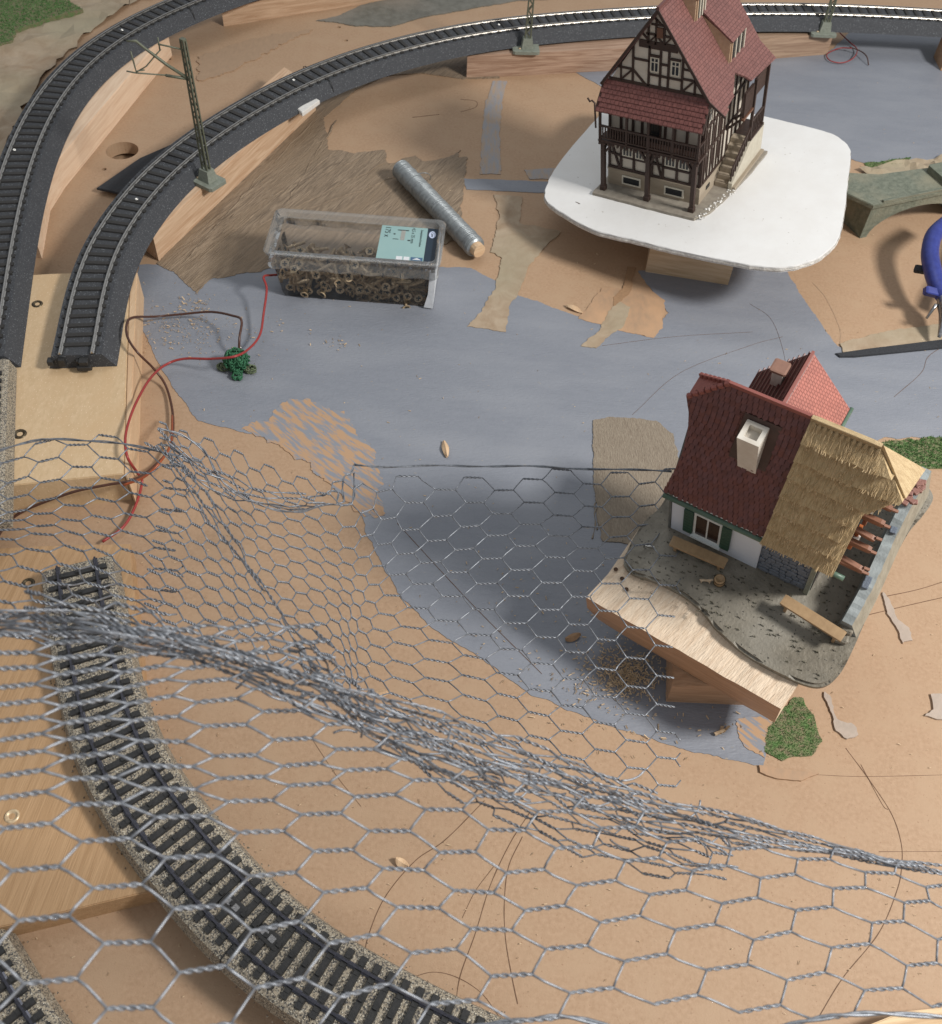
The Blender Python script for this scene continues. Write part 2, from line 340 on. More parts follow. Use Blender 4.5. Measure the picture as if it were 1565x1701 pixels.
tp = relief('torn_plaster_edge', [(1425, 285), (1470, 275), (1500, 268), (1560, 262), (1640, 255), (1640, 345), (1560, 325), (1500, 310), (1450, 295)], M['plaster'], .5, 5.2, None, .4, .04, .5); setp(tp, kind='structure')
# grass patches: a base sheet and many blades, each patch one thing nobody could count
def grass(pts, n, label, m='grass', zoff=.06, h=.09, seed=1, surf=None):
    random.seed(seed); loop = ragged(px(pts), .18, .25, seed); V, F = [], []
    xs = [p.x for p in loop]; ys = [p.y for p in loop]; cnt = 0
    o = prism('grass_patch', loop, .002, zoff, M['grass_base']); setp(o, label=label, cat='grass', kind='stuff')
    while cnt < n:
        x, y = random.uniform(min(xs), max(xs)), random.uniform(min(ys), max(ys)); c = False; j = len(loop)-1
        for i in range(len(loop)):
            a, b = loop[i], loop[j]
            if (a.y > y) != (b.y > y) and x < (b.x-a.x)*(y-a.y)/(b.y-a.y)+a.x: c = not c
            j = i
        if not c: continue
        cnt += 1; a = random.uniform(0, 6.28); l = h*random.uniform(.5, 1.2); z = zoff
        if surf: z = surf
        d = Vector((math.cos(a), math.sin(a), 0)); s = Vector((-d.y, d.x, 0))*.018; k = len(V); p = Vector((x, y, z-.01))
        V += [p-s, p+s, p+d*l*.6+Vector((0, 0, l*.6)), p+d*l*.3+Vector((0, 0, l*.55))-s*.4]; F += [(k, k+1, k+2), (k, k+2, k+3)]
    mesh('grass_blades', V, F, M[m], o)
    return o
grass([(1285, 1195), (1320, 1160), (1335, 1160), (1350, 1190), (1366, 1232), (1355, 1250), (1300, 1262), (1272, 1250), (1272, 1225)], 2600, 'green grass patch with crumbly edge in front of the wooden beam under the thatched house', seed=2)
grass([(1440, 742), (1480, 733), (1560, 726), (1700, 722), (1700, 775), (1560, 778), (1500, 782), (1460, 770)], 5000, 'green grass strip at the right edge behind the thatched house', seed=3, h=.17)
grass([(1435, 272), (1465, 268), (1512, 262), (1508, 272), (1470, 275), (1440, 279)], 700, 'small green grass tuft beside the torn plaster near the arch', seed=4, h=.12)
o = grass([(-120, -30), (-20, -60), (75, -20), (100, 0), (140, 25), (90, 38), (28, 60), (24, 78), (-10, 88), (-120, 110)], 9000, 'bright green grass patch on the plaster in the far left corner', seed=5, h=.22, zoff=.5)
# crumbs and shavings scattered on the board
random.seed(7); V, F = [], []
def crumb(c, s):
    k = len(V); ax = Vector((random.gauss(0, 1), random.gauss(0, 1), random.gauss(0, .3))).normalized(); t = ax.orthogonal().normalized(); b = ax.cross(t)
    L_ = s*random.uniform(.8, 2.2)
    for q in (ax*L_*.5, -ax*L_*.5): 
        for e in (t*s*.25, b*s*.2, -t*s*.25): V.append(c+q*random.uniform(.8, 1.1)+e)
    F.extend([(k, k+1, k+2), (k+5, k+4, k+3), (k, k+3, k+4, k+1), (k+1, k+4, k+5, k+2), (k+2, k+5, k+3, k)])
def scatter(u, v, su, sv, n, s, z=.08):
    for i in range(n): crumb(W(random.gauss(u, su), random.gauss(v, sv), z+random.random()*.05), s*random.uniform(.5, 1.3))
scatter(1030, 1115, 38, 24, 620, .09); scatter(1045, 1125, 18, 14, 350, .09, .12); scatter(1020, 1110, 80, 60, 160, .10)
scatter(1080, 1180, 80, 40, 60, .11)
scatter(300, 545, 40, 22, 300, .08); scatter(320, 505, 18, 6, 50, .10); scatter(400, 560, 60, 25, 60, .08); scatter(560, 570, 20, 6, 22, .10)
scatter(1200, 1215, 5, 5, 3, .28); scatter(900, 1000, 80, 60, 60, .09)
for i in range(900): crumb(W(random.uniform(0, 1565), random.uniform(100, 1700), .06), random.uniform(.03, .09))
o = mesh('wood_shavings', V, F, M['shaving']); setp(o, label='fine pale sawdust and wood shavings scattered over the board', cat='sawdust', kind='stuff')
for u, v, L_, a, lab in ((740, 745, 1.15, -1.35, 'thick wood splinter lying upright on the grey paint behind the wire mesh'), (955, 512, 1.1, -.45, 'wood splinter lying on bare board in front of the white plate'), (952, 1058, .75, .45, 'dark curled splinter in the shade under the wire mesh'), (668, 1434, .6, -.5, 'small pale wood chip below the big foreground mesh cells'), (632, 1152, .8, .2, 'frayed wood chip beside the crumpled mesh fold')):
    V, F = [], []; c = W(u, v, .16); d = Vector((math.cos(a), math.sin(a), 0)); s = Vector((-d.y, d.x, 0))
    n = 7; secs = []
    for i in range(n):
        t = i/(n-1); w = .16*math.sin(math.pi*(.12+.8*t))+.03; z = .05*math.sin(t*5+u)
        base = c+d*(t-.5)*L_; k = len(V)
        V += [base+s*w+Vector((0, 0, z)), base+Vector((0, 0, z+.1)), base-s*w+Vector((0, 0, z-.03)), base+Vector((0, 0, z-.1))]
        if i: F += [(k-4+j, k-4+(j+1) % 4, k+(j+1) % 4, k+j) for j in range(4)]
    F += [(3, 2, 1, 0), (len(V)-4, len(V)-3, len(V)-2, len(V)-1)]
    o = mesh('wood_splinter', V, F, M['board_edge'] if v == 1058 else M['pale_wood']); setp(o, label=lab, cat='splinter')
# ------------------------------------------------------------------ timber: slabs and battens
PZ = 2.0
def slab(name, pts, zb, zt, m, label, cat='plank', foot=False, bev=.04, group=None):
    loop = px(pts, zb if foot else zt); o = prism(name, loop, zb, zt, m, None, bev); setp(o, label=label, cat=cat, group=group); return o
p1 = slab('chipboard_slab', [(-260, 475), (85, 455), (215, 450), (205, 787), (-260, 835)], 0, PZ, M['plywood'], 'thick chipboard slab at the left carrying the open track end', 'board')
p2 = slab('wooden_slab', [(216, 903), (228, 1030), (252, 1300), (285, 1472), (15, 1537), (-260, 1590), (-260, 925), (60, 907)], 0, 1.2, grain('orange_pine', (.46, .29, .155), (.38, .23, .115), 1.5, .8), 'orange toned wooden slab under the speckled track in front', 'board')
# strip of lighter edge wood along the chipboard
b = slab('batten', [(216, 452), (228, 452), (214, 800), (206, 787)], 0, 1.93, M['pale_wood'], 'narrow pale edge strip along the right side of the chipboard slab', 'batten')
def batten(foot, side, z, m, label):
    """foot: px of the visible lower edge on the board; side: world offset of the hidden edge"""
    a = px(foot, 0); loop = a+[p+Vector(side) for p in reversed(a)]
    o = prism('wooden_batten', loop, 0, z, m, None, .05); setp(o, label=label, cat='batten', group='battens carrying the raised tracks'); return o
batten([(286, 92), (108, 312), (84, 350), (70, 430)], (-3.0, .8, 0), 1.95, grain('pale_batten', (.76, .58, .42), (.66, .46, .31), -1.71), 'pale batten beneath the outer curve at the far left')
batten([(525, 184), (264, 434)], (-2.6, 2.4, 0), 2.0, grain('orange_batten', (.64, .46, .31), (.48, .30, .18), -1.92), 'orange batten carrying the catenary mast with bracket')
batten([(372, 44), (520, 20), (700, -8)], (0, 2.4, 0), 1.6, grain('reddish_batten', (.55, .38, .25), (.40, .25, .15), .49), 'batten lying behind the tracks at the top left')
batten([(775, 130), (1058, 116)], (.3, 3.0, 0), 1.8, grain('red_brown_batten', (.44, .30, .215), (.26, .155, .10), .23), 'red brown batten under the track behind the half timbered house')
batten([(1060, 116), (1374, 91)], (.3, 3.0, 0), 1.75, grain('brown_batten', (.42, .29, .20), (.28, .18, .12), .29), 'brown batten under the track beside the far right mast')
batten([(1562, 118), (1620, 120)], (0, 2.4, 0), 1.75, grain('tan_batten', (.45, .28, .17), (.3, .18, .1), .1), 'end of a batten at the far right edge of the board')
slab('wood_offcut', [(1420, 1712), (1500, 1680), (1620, 1668), (1620, 1760), (1420, 1760)], 0, 1.0, grain('cream_wood', (.68, .5, .3), (.5, .33, .18), .2), 'cream wood offcut in the near right corner', 'offcut')
o = slab('black_strip', [(160, 312), (232, 262), (292, 236), (285, 290), (205, 322)], .3, .45, M['black_rubber'], 'thin black plastic strip poking out from under the inner curve', 'strip')
o = slab('rubber_strip', [(1388, 586), (1450, 578), (1500, 572), (1620, 556), (1620, 572), (1500, 584), (1420, 592), (1395, 592)], .02, .14, M['black_rubber'], 'dark grey rubber strip lying on the torn paper edge at the right', 'strip')
o = slab('white_strip', [(494, 180), (522, 161), (531, 166), (502, 187)], 2.0, 2.3, M['white_plastic'], 'short white plastic strip between batten and track', 'strip')
# screws sunk in the slabs
def screw_head(u, v, z, r, m, label, group, parent=None, tilt=0):
    V, F = [], []; n = 14; c = Vector((0, 0, 0)); prof = [(r*1.15, -.01), (r*1.05, .035), (r*.85, .045), (r*.75, .01), (r*.35, -.02)]
    for a, h in prof: V += [Vector((a*math.cos(2*math.pi*i/n), a*math.sin(2*math.pi*i/n), h)) for i in range(n)]
    for k in range(len(prof)-1): F += [(k*n+i, k*n+(i+1) % n, (k+1)*n+(i+1) % n, (k+1)*n+i) for i in range(n)]
    k = len(V); V.append(Vector((0, 0, -.05))); F += [((len(prof)-1)*n+i, (len(prof)-1)*n+(i+1) % n, k) for i in range(n)]
    o = mesh('screw', V, F, m, parent, True); o.location = W(u, v, z)+Vector((0, 0, .01))
    if label: setp(o, label=label, cat='screw', group=group)
    return o
for u, v, z, r, lab in ((62, 505, PZ, .27, 'dark countersunk screw in the chipboard left of the open track end'), (33, 721, PZ, .30, 'dark countersunk screw near the front of the chipboard slab'), (47, 969, 1.2, .26, 'dark screw beside the upper end of the speckled track'), (20, 1356, 1.2, .26, 'brass screw head at the left edge of the orange slab')):
    screw_head(u, v, z, r, M['screw_dark'] if v < 1300 else M['screw_brass'], lab, 'countersunk screws in the slabs')
for u, v in ((157, 627), (124, 655)):
    o = mesh('drilled_hole', circle(W(u, v), .15 if v < 640 else .07, 12)+[W(u, v)], [tuple(range(12))], M['hole'], p1); 
    for q in o.data.vertices: q.co.z = PZ+.006

# ------------------------------------------------------------------ tracks
def resample(P_, step):
    out = [P_[0].copy()]; acc = 0
    for a, b in zip(P_[:-1], P_[1:]):
        L_ = (b-a).length; 
        while acc+L_ >= step:
            t = (step-acc)/L_; a = a.lerp(b, t); out.append(a.copy()); L_ = (b-a).length; acc = 0
        acc += L_
    return out
def poly_at(P_, q):
    """nearest point on polyline P_ to q"""
    best = None
    for a, b in zip(P_[:-1], P_[1:]):
        ab = b-a; t = max(0, min(1, (q-a).dot(ab)/ab.dot(ab))); c = a+ab*t; d = (c-q).length
        if best is None or d < best[0]: best = (d, c)
    return best[1]
def sweep(name, cl, prof, m, parent, closed=False, smooth=False):
    V, F = [], []; n = len(prof)
    for i, p in enumerate(cl):
        t = (cl[min(i+1, len(cl)-1)]-cl[max(i-1, 0)]).normalized(); s = Vector((t.y, -t.x, 0))
        V += [p+s*x+Vector((0, 0, z)) for x, z in prof]
    for i in range(len(cl)-1):
        for j in range(n if closed else n-1):
            a, b = i*n+j, i*n+(j+1) % n; F.append((a, b, b+n, a+n))
    if closed: F += [tuple(range(n-1, -1, -1)), tuple((len(cl)-1)*n+j for j in range(n))]
    return mesh(name, V, F, m, parent, smooth)
def track(name, Rpx, Lpx, zr, label, kind, spacing, ext=None):
    """rails given where the photo shows them; rail tops at height zr"""
    R_ = smooth_path(px(Rpx, zr), 8); L_ = smooth_path(px(Lpx, zr), 8)
    mid = [(q+poly_at(L_, q))/2 for q in R_[::4]]; 
    # smooth the centre line
    for _ in range(6): mid = [mid[0]]+[(mid[i-1]+mid[i]*2+mid[i+1])/4 for i in range(1, len(mid)-1)]+[mid[-1]]
    cl = resample(smooth_path(mid, 8), .25)
    root = empty(name, (cl[0].x, cl[0].y, zr)); off = Vector((cl[0].x, cl[0].y, zr)); cl = [p-off for p in cl]
    setp(root, label=label, cat='track', group='model railway tracks')
    g = .825
    if kind == 'dark':
        sweep('bedding', cl, [(-1.6, -1.1), (-1.3, -.2), (1.3, -.2), (1.9, -1.1)], M['bedding'], root, True)
        rm, tm, tw, tl, tz = M['rail_bright'], M['tie'], .32, 2.2, -.17
    else:
        sweep('bedding', cl, [(-1.74, -1.0), (-1.55, -.28), (-1.35, -.17), (1.35, -.17), (1.55, -.28), (1.74, -1.0)], M['ballast'], root, True)
        rm, tm, tw, tl, tz = M['rail_dark'], M['track_black'], .29, 2.55, -.13
    for s in (-1, 1):
        x = s*g
        sweep('rail', cl, [(x-.10, -.15), (x-.10, -.12), (x-.035, -.10), (x-.045, 0), (x+.045, 0), (x+.035, -.10), (x+.10, -.12), (x+.10, -.15)], rm, root, True)
        if kind == 'dark': sweep('rail_chair_strip', cl, [(x-.16, -.16), (x-.13, -.12), (x+.13, -.12), (x+.16, -.16)], M['track_black'], root, True)
    # sleepers, each one a part
    bm = bmesh.new(); bmesh.ops.create_cube(bm, size=1)
    for v in bm.verts: v.co = Vector((v.co.x*tl, v.co.y*tw*(1 if v.co.z < 0 else .8), v.co.z*.12))
    for s in (-1, 1):   # raised rail chairs
        for dx in ((-.12, .12) if kind == 'dark' else (-.17, .17)):
            r = bmesh.ops.create_cube(bm, size=1)['verts']
            for v in r: v.co = Vector((s*g+dx+v.co.x*(.06 if kind == 'dark' else .12), v.co.y*tw*.7, (-.01 if kind == 'dark' else .05)+v.co.z*(.05 if kind == 'dark' else .07)))
    if kind != 'dark':
        r = bmesh.ops.create_cube(bm, size=1)['verts']
        for v in r: v.co = Vector((v.co.x*.14, v.co.y*tw*.6, .09+v.co.z*.12))
    sm = bpy.data.meshes.new('sleeper'); bm.to_mesh(sm); bm.free(); sm.materials.append(tm)
    pts = resample(cl, spacing); k = 0
    for i, p in enumerate(pts[1:-1]):
        t = (pts[i+2]-pts[i]).normalized(); a = math.atan2(t.y, t.x)-math.pi/2
        Mx = Matrix.Translation(p+Vector((0, 0, tz))) @ Matrix.Rotation(a, 4, 'Z')
        inst('sleeper', sm, root, Mx)
    return root, cl, off
T2R = [(150, 588), (158, 562), (166, 482), (184, 417), (221, 368), (250, 326), (282, 289), (332, 240), (399, 198), (465, 161), (520, 133), (596, 101), (692, 72), (788, 53), (874, 43), (979, 33), (1120, 24), (1253, 18), (1376, 19), (1565, 28), (1700, 40)]
T2L = [(97, 588), (106, 565), (113, 503), (128, 445), (146, 400), (184, 341), (226, 292), (274, 250), (332, 207), (399, 166), (465, 130), (520, 104), (596, 77), (692, 52), (788, 33), (874, 22), (979, 13), (1120, 6), (1253, 2), (1376, 3), (1565, 13), (1700, 24)]
t2, cl2, of2 = track('curved_track', T2R, T2L, 3.1, 'long curved track on dark bedding ending open on the chipboard slab', 'dark', .78)
T1R = [(-8, 590), (0, 540), (8, 497), (20, 420), (34, 350), (60, 245), (100, 165), (150, 110), (200, 70), (260, 34), (330, 3), (420, -30), (540, -60)]
T1L = [(-70, 590), (-62, 540), (-52, 497), (-40, 420), (-25, 340), (5, 230), (35, 165), (80, 113), (130, 66), (195, 28), (255, 0), (350, -38), (460, -72)]
t1, cl1, of1 = track('curved_track', T1R, T1L, 3.1, 'outer curved track on dark bedding along the far left', 'dark', .78)
T3R = [(158, 925), (172, 1000), (186, 1075), (200, 1150), (220, 1220), (249, 1275), (282, 1326), (327, 1379), (368, 1428), (409, 1473), (470, 1530), (532, 1575), (640, 1637), (760, 1700), (900, 1760)]
T3L = [(92, 935), (98, 1010), (108, 1080), (122, 1150), (143, 1224), (170, 1282), (204, 1338), (243, 1390), (284, 1442), (345, 1518), (388, 1560), (450, 1617), (552, 1688), (680, 1755), (830, 1830)]
t3, cl3, of3 = track('curved_track', T3R, T3L, 2.25, 'speckled ballast track curving through the foreground', 'speckled', .58)
T4R = [(-60, 1500), (-25, 1560), (0, 1607), (25, 1661), (66, 1720), (110, 1780)]
T4L = [(-160, 1540), (-120, 1600), (-90, 1650), (-60, 1710), (-20, 1770), (30, 1840)]
t4, cl4, of4 = track('curved_track', T4R, T4L, 1.2, 'piece of speckled track in the near left corner', 'speckled', .58)
T5R = [(-18, 870), (-16, 780), (-14, 700), (-10, 600), (-8, 592)]
T5L = [(-95, 860), (-88, 780), (-80, 700), (-72, 600), (-70, 592)]
t5, cl5, of5 = track('straight_track', T5R, T5L, 3.05, 'speckled ballast track at the far left edge joining the dark curve', 'speckled', .58)
# open end of the inner curve: connector tongue and lug
e = cl2[0]; t = (cl2[1]-cl2[0]).normalized(); s = Vector((t.y, -t.x, 0)); Rz = Matrix((s, -t, Vector((0, 0, 1)))).transposed()
for x, w, h, d in ((.35, .5, .45, .8), (-.8, .35, .5, .4), (-1.4, .3, .3, .4), (.05, .18, .3, .45)):
    box('connector', t2, e+s*x-t*.05+Vector((0, 0, -.55)), (w, d, h), M['track_black'], Rz, .08)
box('connector_tongue', t2, e+s*.35-t*.4+Vector((0, 0, -.75)), (.75, .3, .25), M['tie'], Rz, .1)
# bright fixing screws in the sleepers of the dark tracks
def on_track(root, off, u, v, z, m=None, r=.09):
    o = screw_head(u, v, z, r, M['screw_white'] if m is None else m, None, None); o.name = 'track_screw'; o.parent = root; o.location = o.location-off; return o
for u, v in ((227, 331), (488, 133), (829, 41)): on_track(t2, of2, u, v, 3.03)
for u, v in ((203, 50), (24, 249)): on_track(t1, of1, u, v, 3.03)
# joint of the speckled track: two lettered blocks between the rails and a seam in the bedding
for u, v, tx in ((388, 1505, 'D'), (448, 1557, 'D')):
    p = W(u, v, 2.15)-of3; a = -.62
    Rb = Matrix.Rotation(a, 3, 'Z'); box('joint_block', t3, p, (1.0, .5, .12), M['track_black'], Rb, .06)
    for dx in (-.24, .12):
        box('joint_window', t3, p+Rb @ Vector((dx, 0, .07)), (.26, .22, .03), M['ballast_grey'], Rb, .1)
def seam(root, cl, off, u, v, z):
    q = W(u, v, z)-off; i = min(range(2, len(cl)-2), key=lambda k: (cl[k]-q).length); t = (cl[i+1]-cl[i-1]).normalized(); s = Vector((t.y, -t.x, 0))
    pth = [cl[i]+s*x+Vector((0, 0, zz)) for x, zz in ((-1.76, -1.0), (-1.57, -.27), (-1.35, -.155), (1.35, -.155), (1.57, -.27), (1.76, -1.0))]
    tube('bedding_seam', pth, .03, M['track_black'], root, 5)
seam(t3, cl3, of3, 420, 1530, 2.2); seam(t2, cl2, of2, 520, 118, 3.0); seam(t1, cl1, of1, 300, 5, 3.0)
random.seed(19)
for rt, cl in ((t3, cl3), (t4, cl4)):
    V, F = [], []
    for i in range(1500 if rt is t3 else 250):
        k = random.randrange(1, len(cl)-1); t = (cl[k+1]-cl[k-1]).normalized(); s = Vector((t.y, -t.x, 0)); x = random.uniform(-1.95, 1.95)
        if abs(x) > 1.35 and random.random() < .6: z = -.19-(abs(x)-1.35)*1.2 if abs(x) < 1.6 else -.99
        else: z = -.17 if abs(x) < 1.35 else -.19-(abs(x)-1.35)*1.2
        if abs(x) > 1.74: z = -1.02
        p = cl[k]+s*x+t*random.uniform(-.12, .12)+Vector((0, 0, z)); r = random.uniform(.02, .055); q = len(V)
        V += [p+Vector((r, 0, 0)), p+Vector((-r*.6, r, 0)), p+Vector((-r*.6, -r, 0)), p+Vector((0, 0, r*1.2)), p+Vector((0, 0, -r))]
        F += [(q, q+1, q+3), (q+1, q+2, q+3), (q+2, q, q+3), (q+1, q, q+4), (q+2, q+1, q+4), (q, q+2, q+4)]
    mesh('loose_granules', V, F, M['ballast'], rt)['kind'] = 'stuff'

# ------------------------------------------------------------------ catenary masts
def mast(u, v, z, h, label, arm=None, yaw=.5):
    o0 = W(u, v, z); root = empty('catenary_mast', o0, Matrix.Rotation(yaw, 3, 'Z')); setp(root, label=label, cat='mast', group='catenary masts beside the track')
    V = []; 
    box('base_plate', root, (0, 0, .14), (2.1, 1.5, .28), M['mast_base'], None, .08)
    bm = bmesh.new(); bmesh.ops.create_cube(bm, size=1)
    for q in bm.verts: q.co = Vector((q.co.x*(.95 if q.co.z < 0 else .7)+.1, q.co.y*(.85 if q.co.z < 0 else .6), .28+(q.co.z+.5)*.75))
    me = bpy.data.meshes.new('base_block'); bm.to_mesh(me); bm.free(); me.materials.append(M['mast_base']); inst('base_block', me, root)
    for s in (-1, 1):
        for q in (-1, 1): bar('mast_leg', root, (.1+.22*s, .13*q, .95), (.1+.12*s, .09*q, h), .09, .09, M['mast'])
    n = int((h-1)/.42)
    for i in range(n):
        z0 = 1+i*.42; s = 1 if i % 2 else -1
        for q in (-1, 1): bar('lattice_strut', root, (.1-.16*s, .12*q, z0), (.1+.16*s, .12*q, z0+.42), .07, .04, M['mast'])
    box('mast_cap', root, (.1, 0, h+.05), (.34, .3, .14), M['mast'], None, .1)
    tube('bolt', [(-.5, -.3, .28), (-.5, -.3, .34)], .1, M['screw_brass'], root, 8)
    return root, o0
m1, mo = mast(345, 303, 2.0, 9.3, 'grey green lattice mast with bracket arm standing on the orange batten', yaw=-.55)
inv = m1.matrix_basis.inverted()
def vplane(u, v, p0, n):
    d = ray(u, v); c = Vector((0, 0, HC)); t = (p0-c).dot(n)/d.dot(n); return inv @ (c+d*t)
nA = Vector((-.25, 1, 0)).normalized()
A = lambda u, v: vplane(u, v, mo, nA)
tube('bracket_arm', [A(315, 132), A(275, 106), A(238, 78), A(226, 68), A(210, 68)], [.11, .10, .09, .09, .05], M['mast'], m1, 6)
tube('stay_rod', [A(303, 82), A(262, 73)], .05, M['mast'], m1, 6)
tube('insulator', [A(312, 131), A(275, 125)], .085, M['mast'], m1, 8)
tube('lower_rod', [A(278, 125), A(226, 121), A(210, 118)], .045, M['mast'], m1, 6)
tube('hanger', [A(217, 85), A(222, 103), A(226, 118), A(240, 116)], .05, M['mast'], m1, 6)
tube('steady_arm', [A(226, 120), A(243, 110), A(258, 92), A(267, 82)], .04, M['mast'], m1, 6)
tube('hanger', [A(262, 62), A(266, 84)], .045, M['mast'], m1, 6)
mast(873, 84, 1.8, 8.2, 'grey green mast rising out of the picture behind the solder roll side of the track', yaw=.1)[0]['label'] = 'grey green mast in front of the track left of the half timbered house'
m3, mo3 = mast(1365, 56, 1.75, 8.2, 'grey green mast at the far right with red wires at its foot', yaw=.05)
# red and black wires at the far right mast
def wire(name, pts, r, m, label, cat='wire', group=None):
    p = smooth_path([W(u, v, z) for u, v, z in pts], 8); o0 = p[0].copy(); o = tube(name, [q-o0 for q in p], r, m, None, 8); o.location = o0; setp(o, label=label, cat=cat, group=group); return o
wire('red_wire', [(1378, 22, 1.2), (1386, 42, .8), (1396, 55, .5), (1412, 70, .3), (1424, 82, .3), (1418, 96, .3), (1400, 104, .2), (1380, 101, .2), (1374, 90, .2), (1395, 80, .3), (1415, 80, .5)], .045, M['red_wire'], 'red wire looping on the grey paint by the far right mast')
wire('black_wire', [(1412, 78, .5), (1430, 85, .5), (1440, 94, .5), (1443, 108, .12)], .045, M['brown_wire'], 'short dark wire end by the far right mast')
wire('red_wire', [(1396, 44, 1.3), (1404, 47, 1.0), (1408, 40, 1.2), (1402, 36, 1.4)], .045, M['red_wire'], 'small red wire curl near the foot of the far right mast')
# wires of the front area
wire('brown_wire', [(397, 580, .7), (398, 560, 1.2), (401, 532, 1.6), (385, 524, 1.4), (350, 518, .9), (300, 522, .5), (255, 526, .7), (222, 527, 2.2), (211, 537, 2.5), (212, 560, 2.5), (228, 585, 2.3), (255, 612, 1.0), (275, 640, .3), (286, 680, .3), (287, 720, .4), (278, 750, .5), (255, 775, .4), (222, 797, 1.9), (180, 805, 2.0), (130, 815, 1.9), (90, 828, 1.6), (45, 846, 1.2), (15, 866, .9), (-10, 900, .5)], .07, M['brown_wire'], 'long brown wire running from the green bush down the left side')
wire('red_wire', [(470, 456, .6), (452, 457, 1.2), (438, 460, 1.8), (443, 480, 1.5), (438, 520, 1.0), (432, 555, .8), (415, 578, 1.0), (390, 592, 1.7), (350, 596, 1.2), (305, 596, .8), (275, 606, .7), (250, 628, 1.5), (228, 665, 2.3), (214, 700, 2.4), (208, 730, 2.5), (212, 760, 2.4), (228, 785, 1.2), (236, 800, .4), (225, 840, .3), (205, 875, .3), (170, 900, .3)], .07, M['red_wire'], 'long red wire running from the screw box past the bush to the left slab')
wire('orange_wire', [(286, 690, .9), (284, 735, 2.6), (268, 765, 3.4), (240, 792, 3.2), (205, 806, 2.9)], .06, M['orange_wire'], 'orange brown wire tucked into the pinched corner of the wire mesh')
# ------------------------------------------------------------------ white plate, its block and the half-timbered house
def basis(rz, tx, ty):
    return Matrix.Rotation(math.radians(ty), 3, 'Y') @ Matrix.Rotation(math.radians(tx), 3, 'X') @ Matrix.Rotation(math.radians(rz), 3, 'Z')
R1 = basis(-29, .3, -8.3); O1 = W(1002.4, 315, 3.5)
T1_ = R1.to_4x4(); T1_.translation = O1
pl = [(-3.5, -1.4), (-2.9, -2.3), (-1.57, -3.0), (1.3, -3.85), (4.26, -3.75), (6.98, -3.65), (10.05, -3.35), (11.9, -3.05), (13.1, -2.5), (14.0, -1.6), (14.55, -.4), (14.75, 1.2), (14.28, 3.5), (13.26, 7.16), (12.7, 9.3), (12.2, 10.5), (11.4, 11.3), (10.0, 11.8), (5.6, 12.1), (2.7, 12.4), (-2.0, 12.6), (-3.6, 12.1), (-4.4, 10.8), (-4.5, 8.4), (-4.3, 3.2), (-4.0, .4)]
loop = smooth_path([Vector((x, y, 0)) for x, y in pl+pl[:1]], 6)[:-1]
loop = [p+Vector((noise.noise(p*2), noise.noise(p*2+Vector((5, 5, 5))), 0))*.06 for p in loop]
plate = prism('white_plate', loop, -.46, -.12, M['white_board'], None, .03)
plate.matrix_world = T1_; setp(plate, label='white rounded foam board plate carrying the half timbered house', cat='plate')
low = [p*1.0 for p in loop]
V, F = [], []; n = len(loop); cen = Vector((5, 4.5, 0))
for p in loop:   # torn paper facing along the rim
    d = (p-cen).normalized(); j = .02*noise.noise(p*4)
    V += [p+d*(.02+j)+Vector((0, 0, -.20)), p+d*(.05-j)+Vector((0, 0, -.33)), p+d*(.015+j)+Vector((0, 0, -.42)), p-d*.1+Vector((0, 0, -.48))]
for i in range(n):
    for k in range(3): a = i*4+k; b = ((i+1) % n)*4+k; F.append((a, a+1, b+1, b))
mesh('torn_rim', V, F, M['white_edge'], plate)
ov = mesh('cut_mark', [(-1.1, -1.75, -.115), (-.75, -1.85, -.115), (-.7, -1.78, -.115), (-1.05, -1.70, -.115)], [(0, 1, 2, 3)], M['hole'], plate)
# block below the plate (its top follows the plate)
fa, fb = W(1072, 452, 0), W(1209, 474, 0); sd = (fb-fa).normalized(); bk = Vector((-sd.y, sd.x, 0))
N1 = R1 @ Vector((0, 0, 1)); P1_ = O1+N1*(-.48)
zf = lambda x, y: P1_.z-(N1.x*(x-P1_.x)+N1.y*(y-P1_.y))/N1.z
o = prism('wooden_block', [fa, fb, fb+bk*5.5, fa+bk*5.5], 0, 3, grain('pine_block', (.60, .45, .30), (.47, .33, .20), -.1), None, .03, zf)
setp(o, label='pine block under the front of the white plate', cat='block')

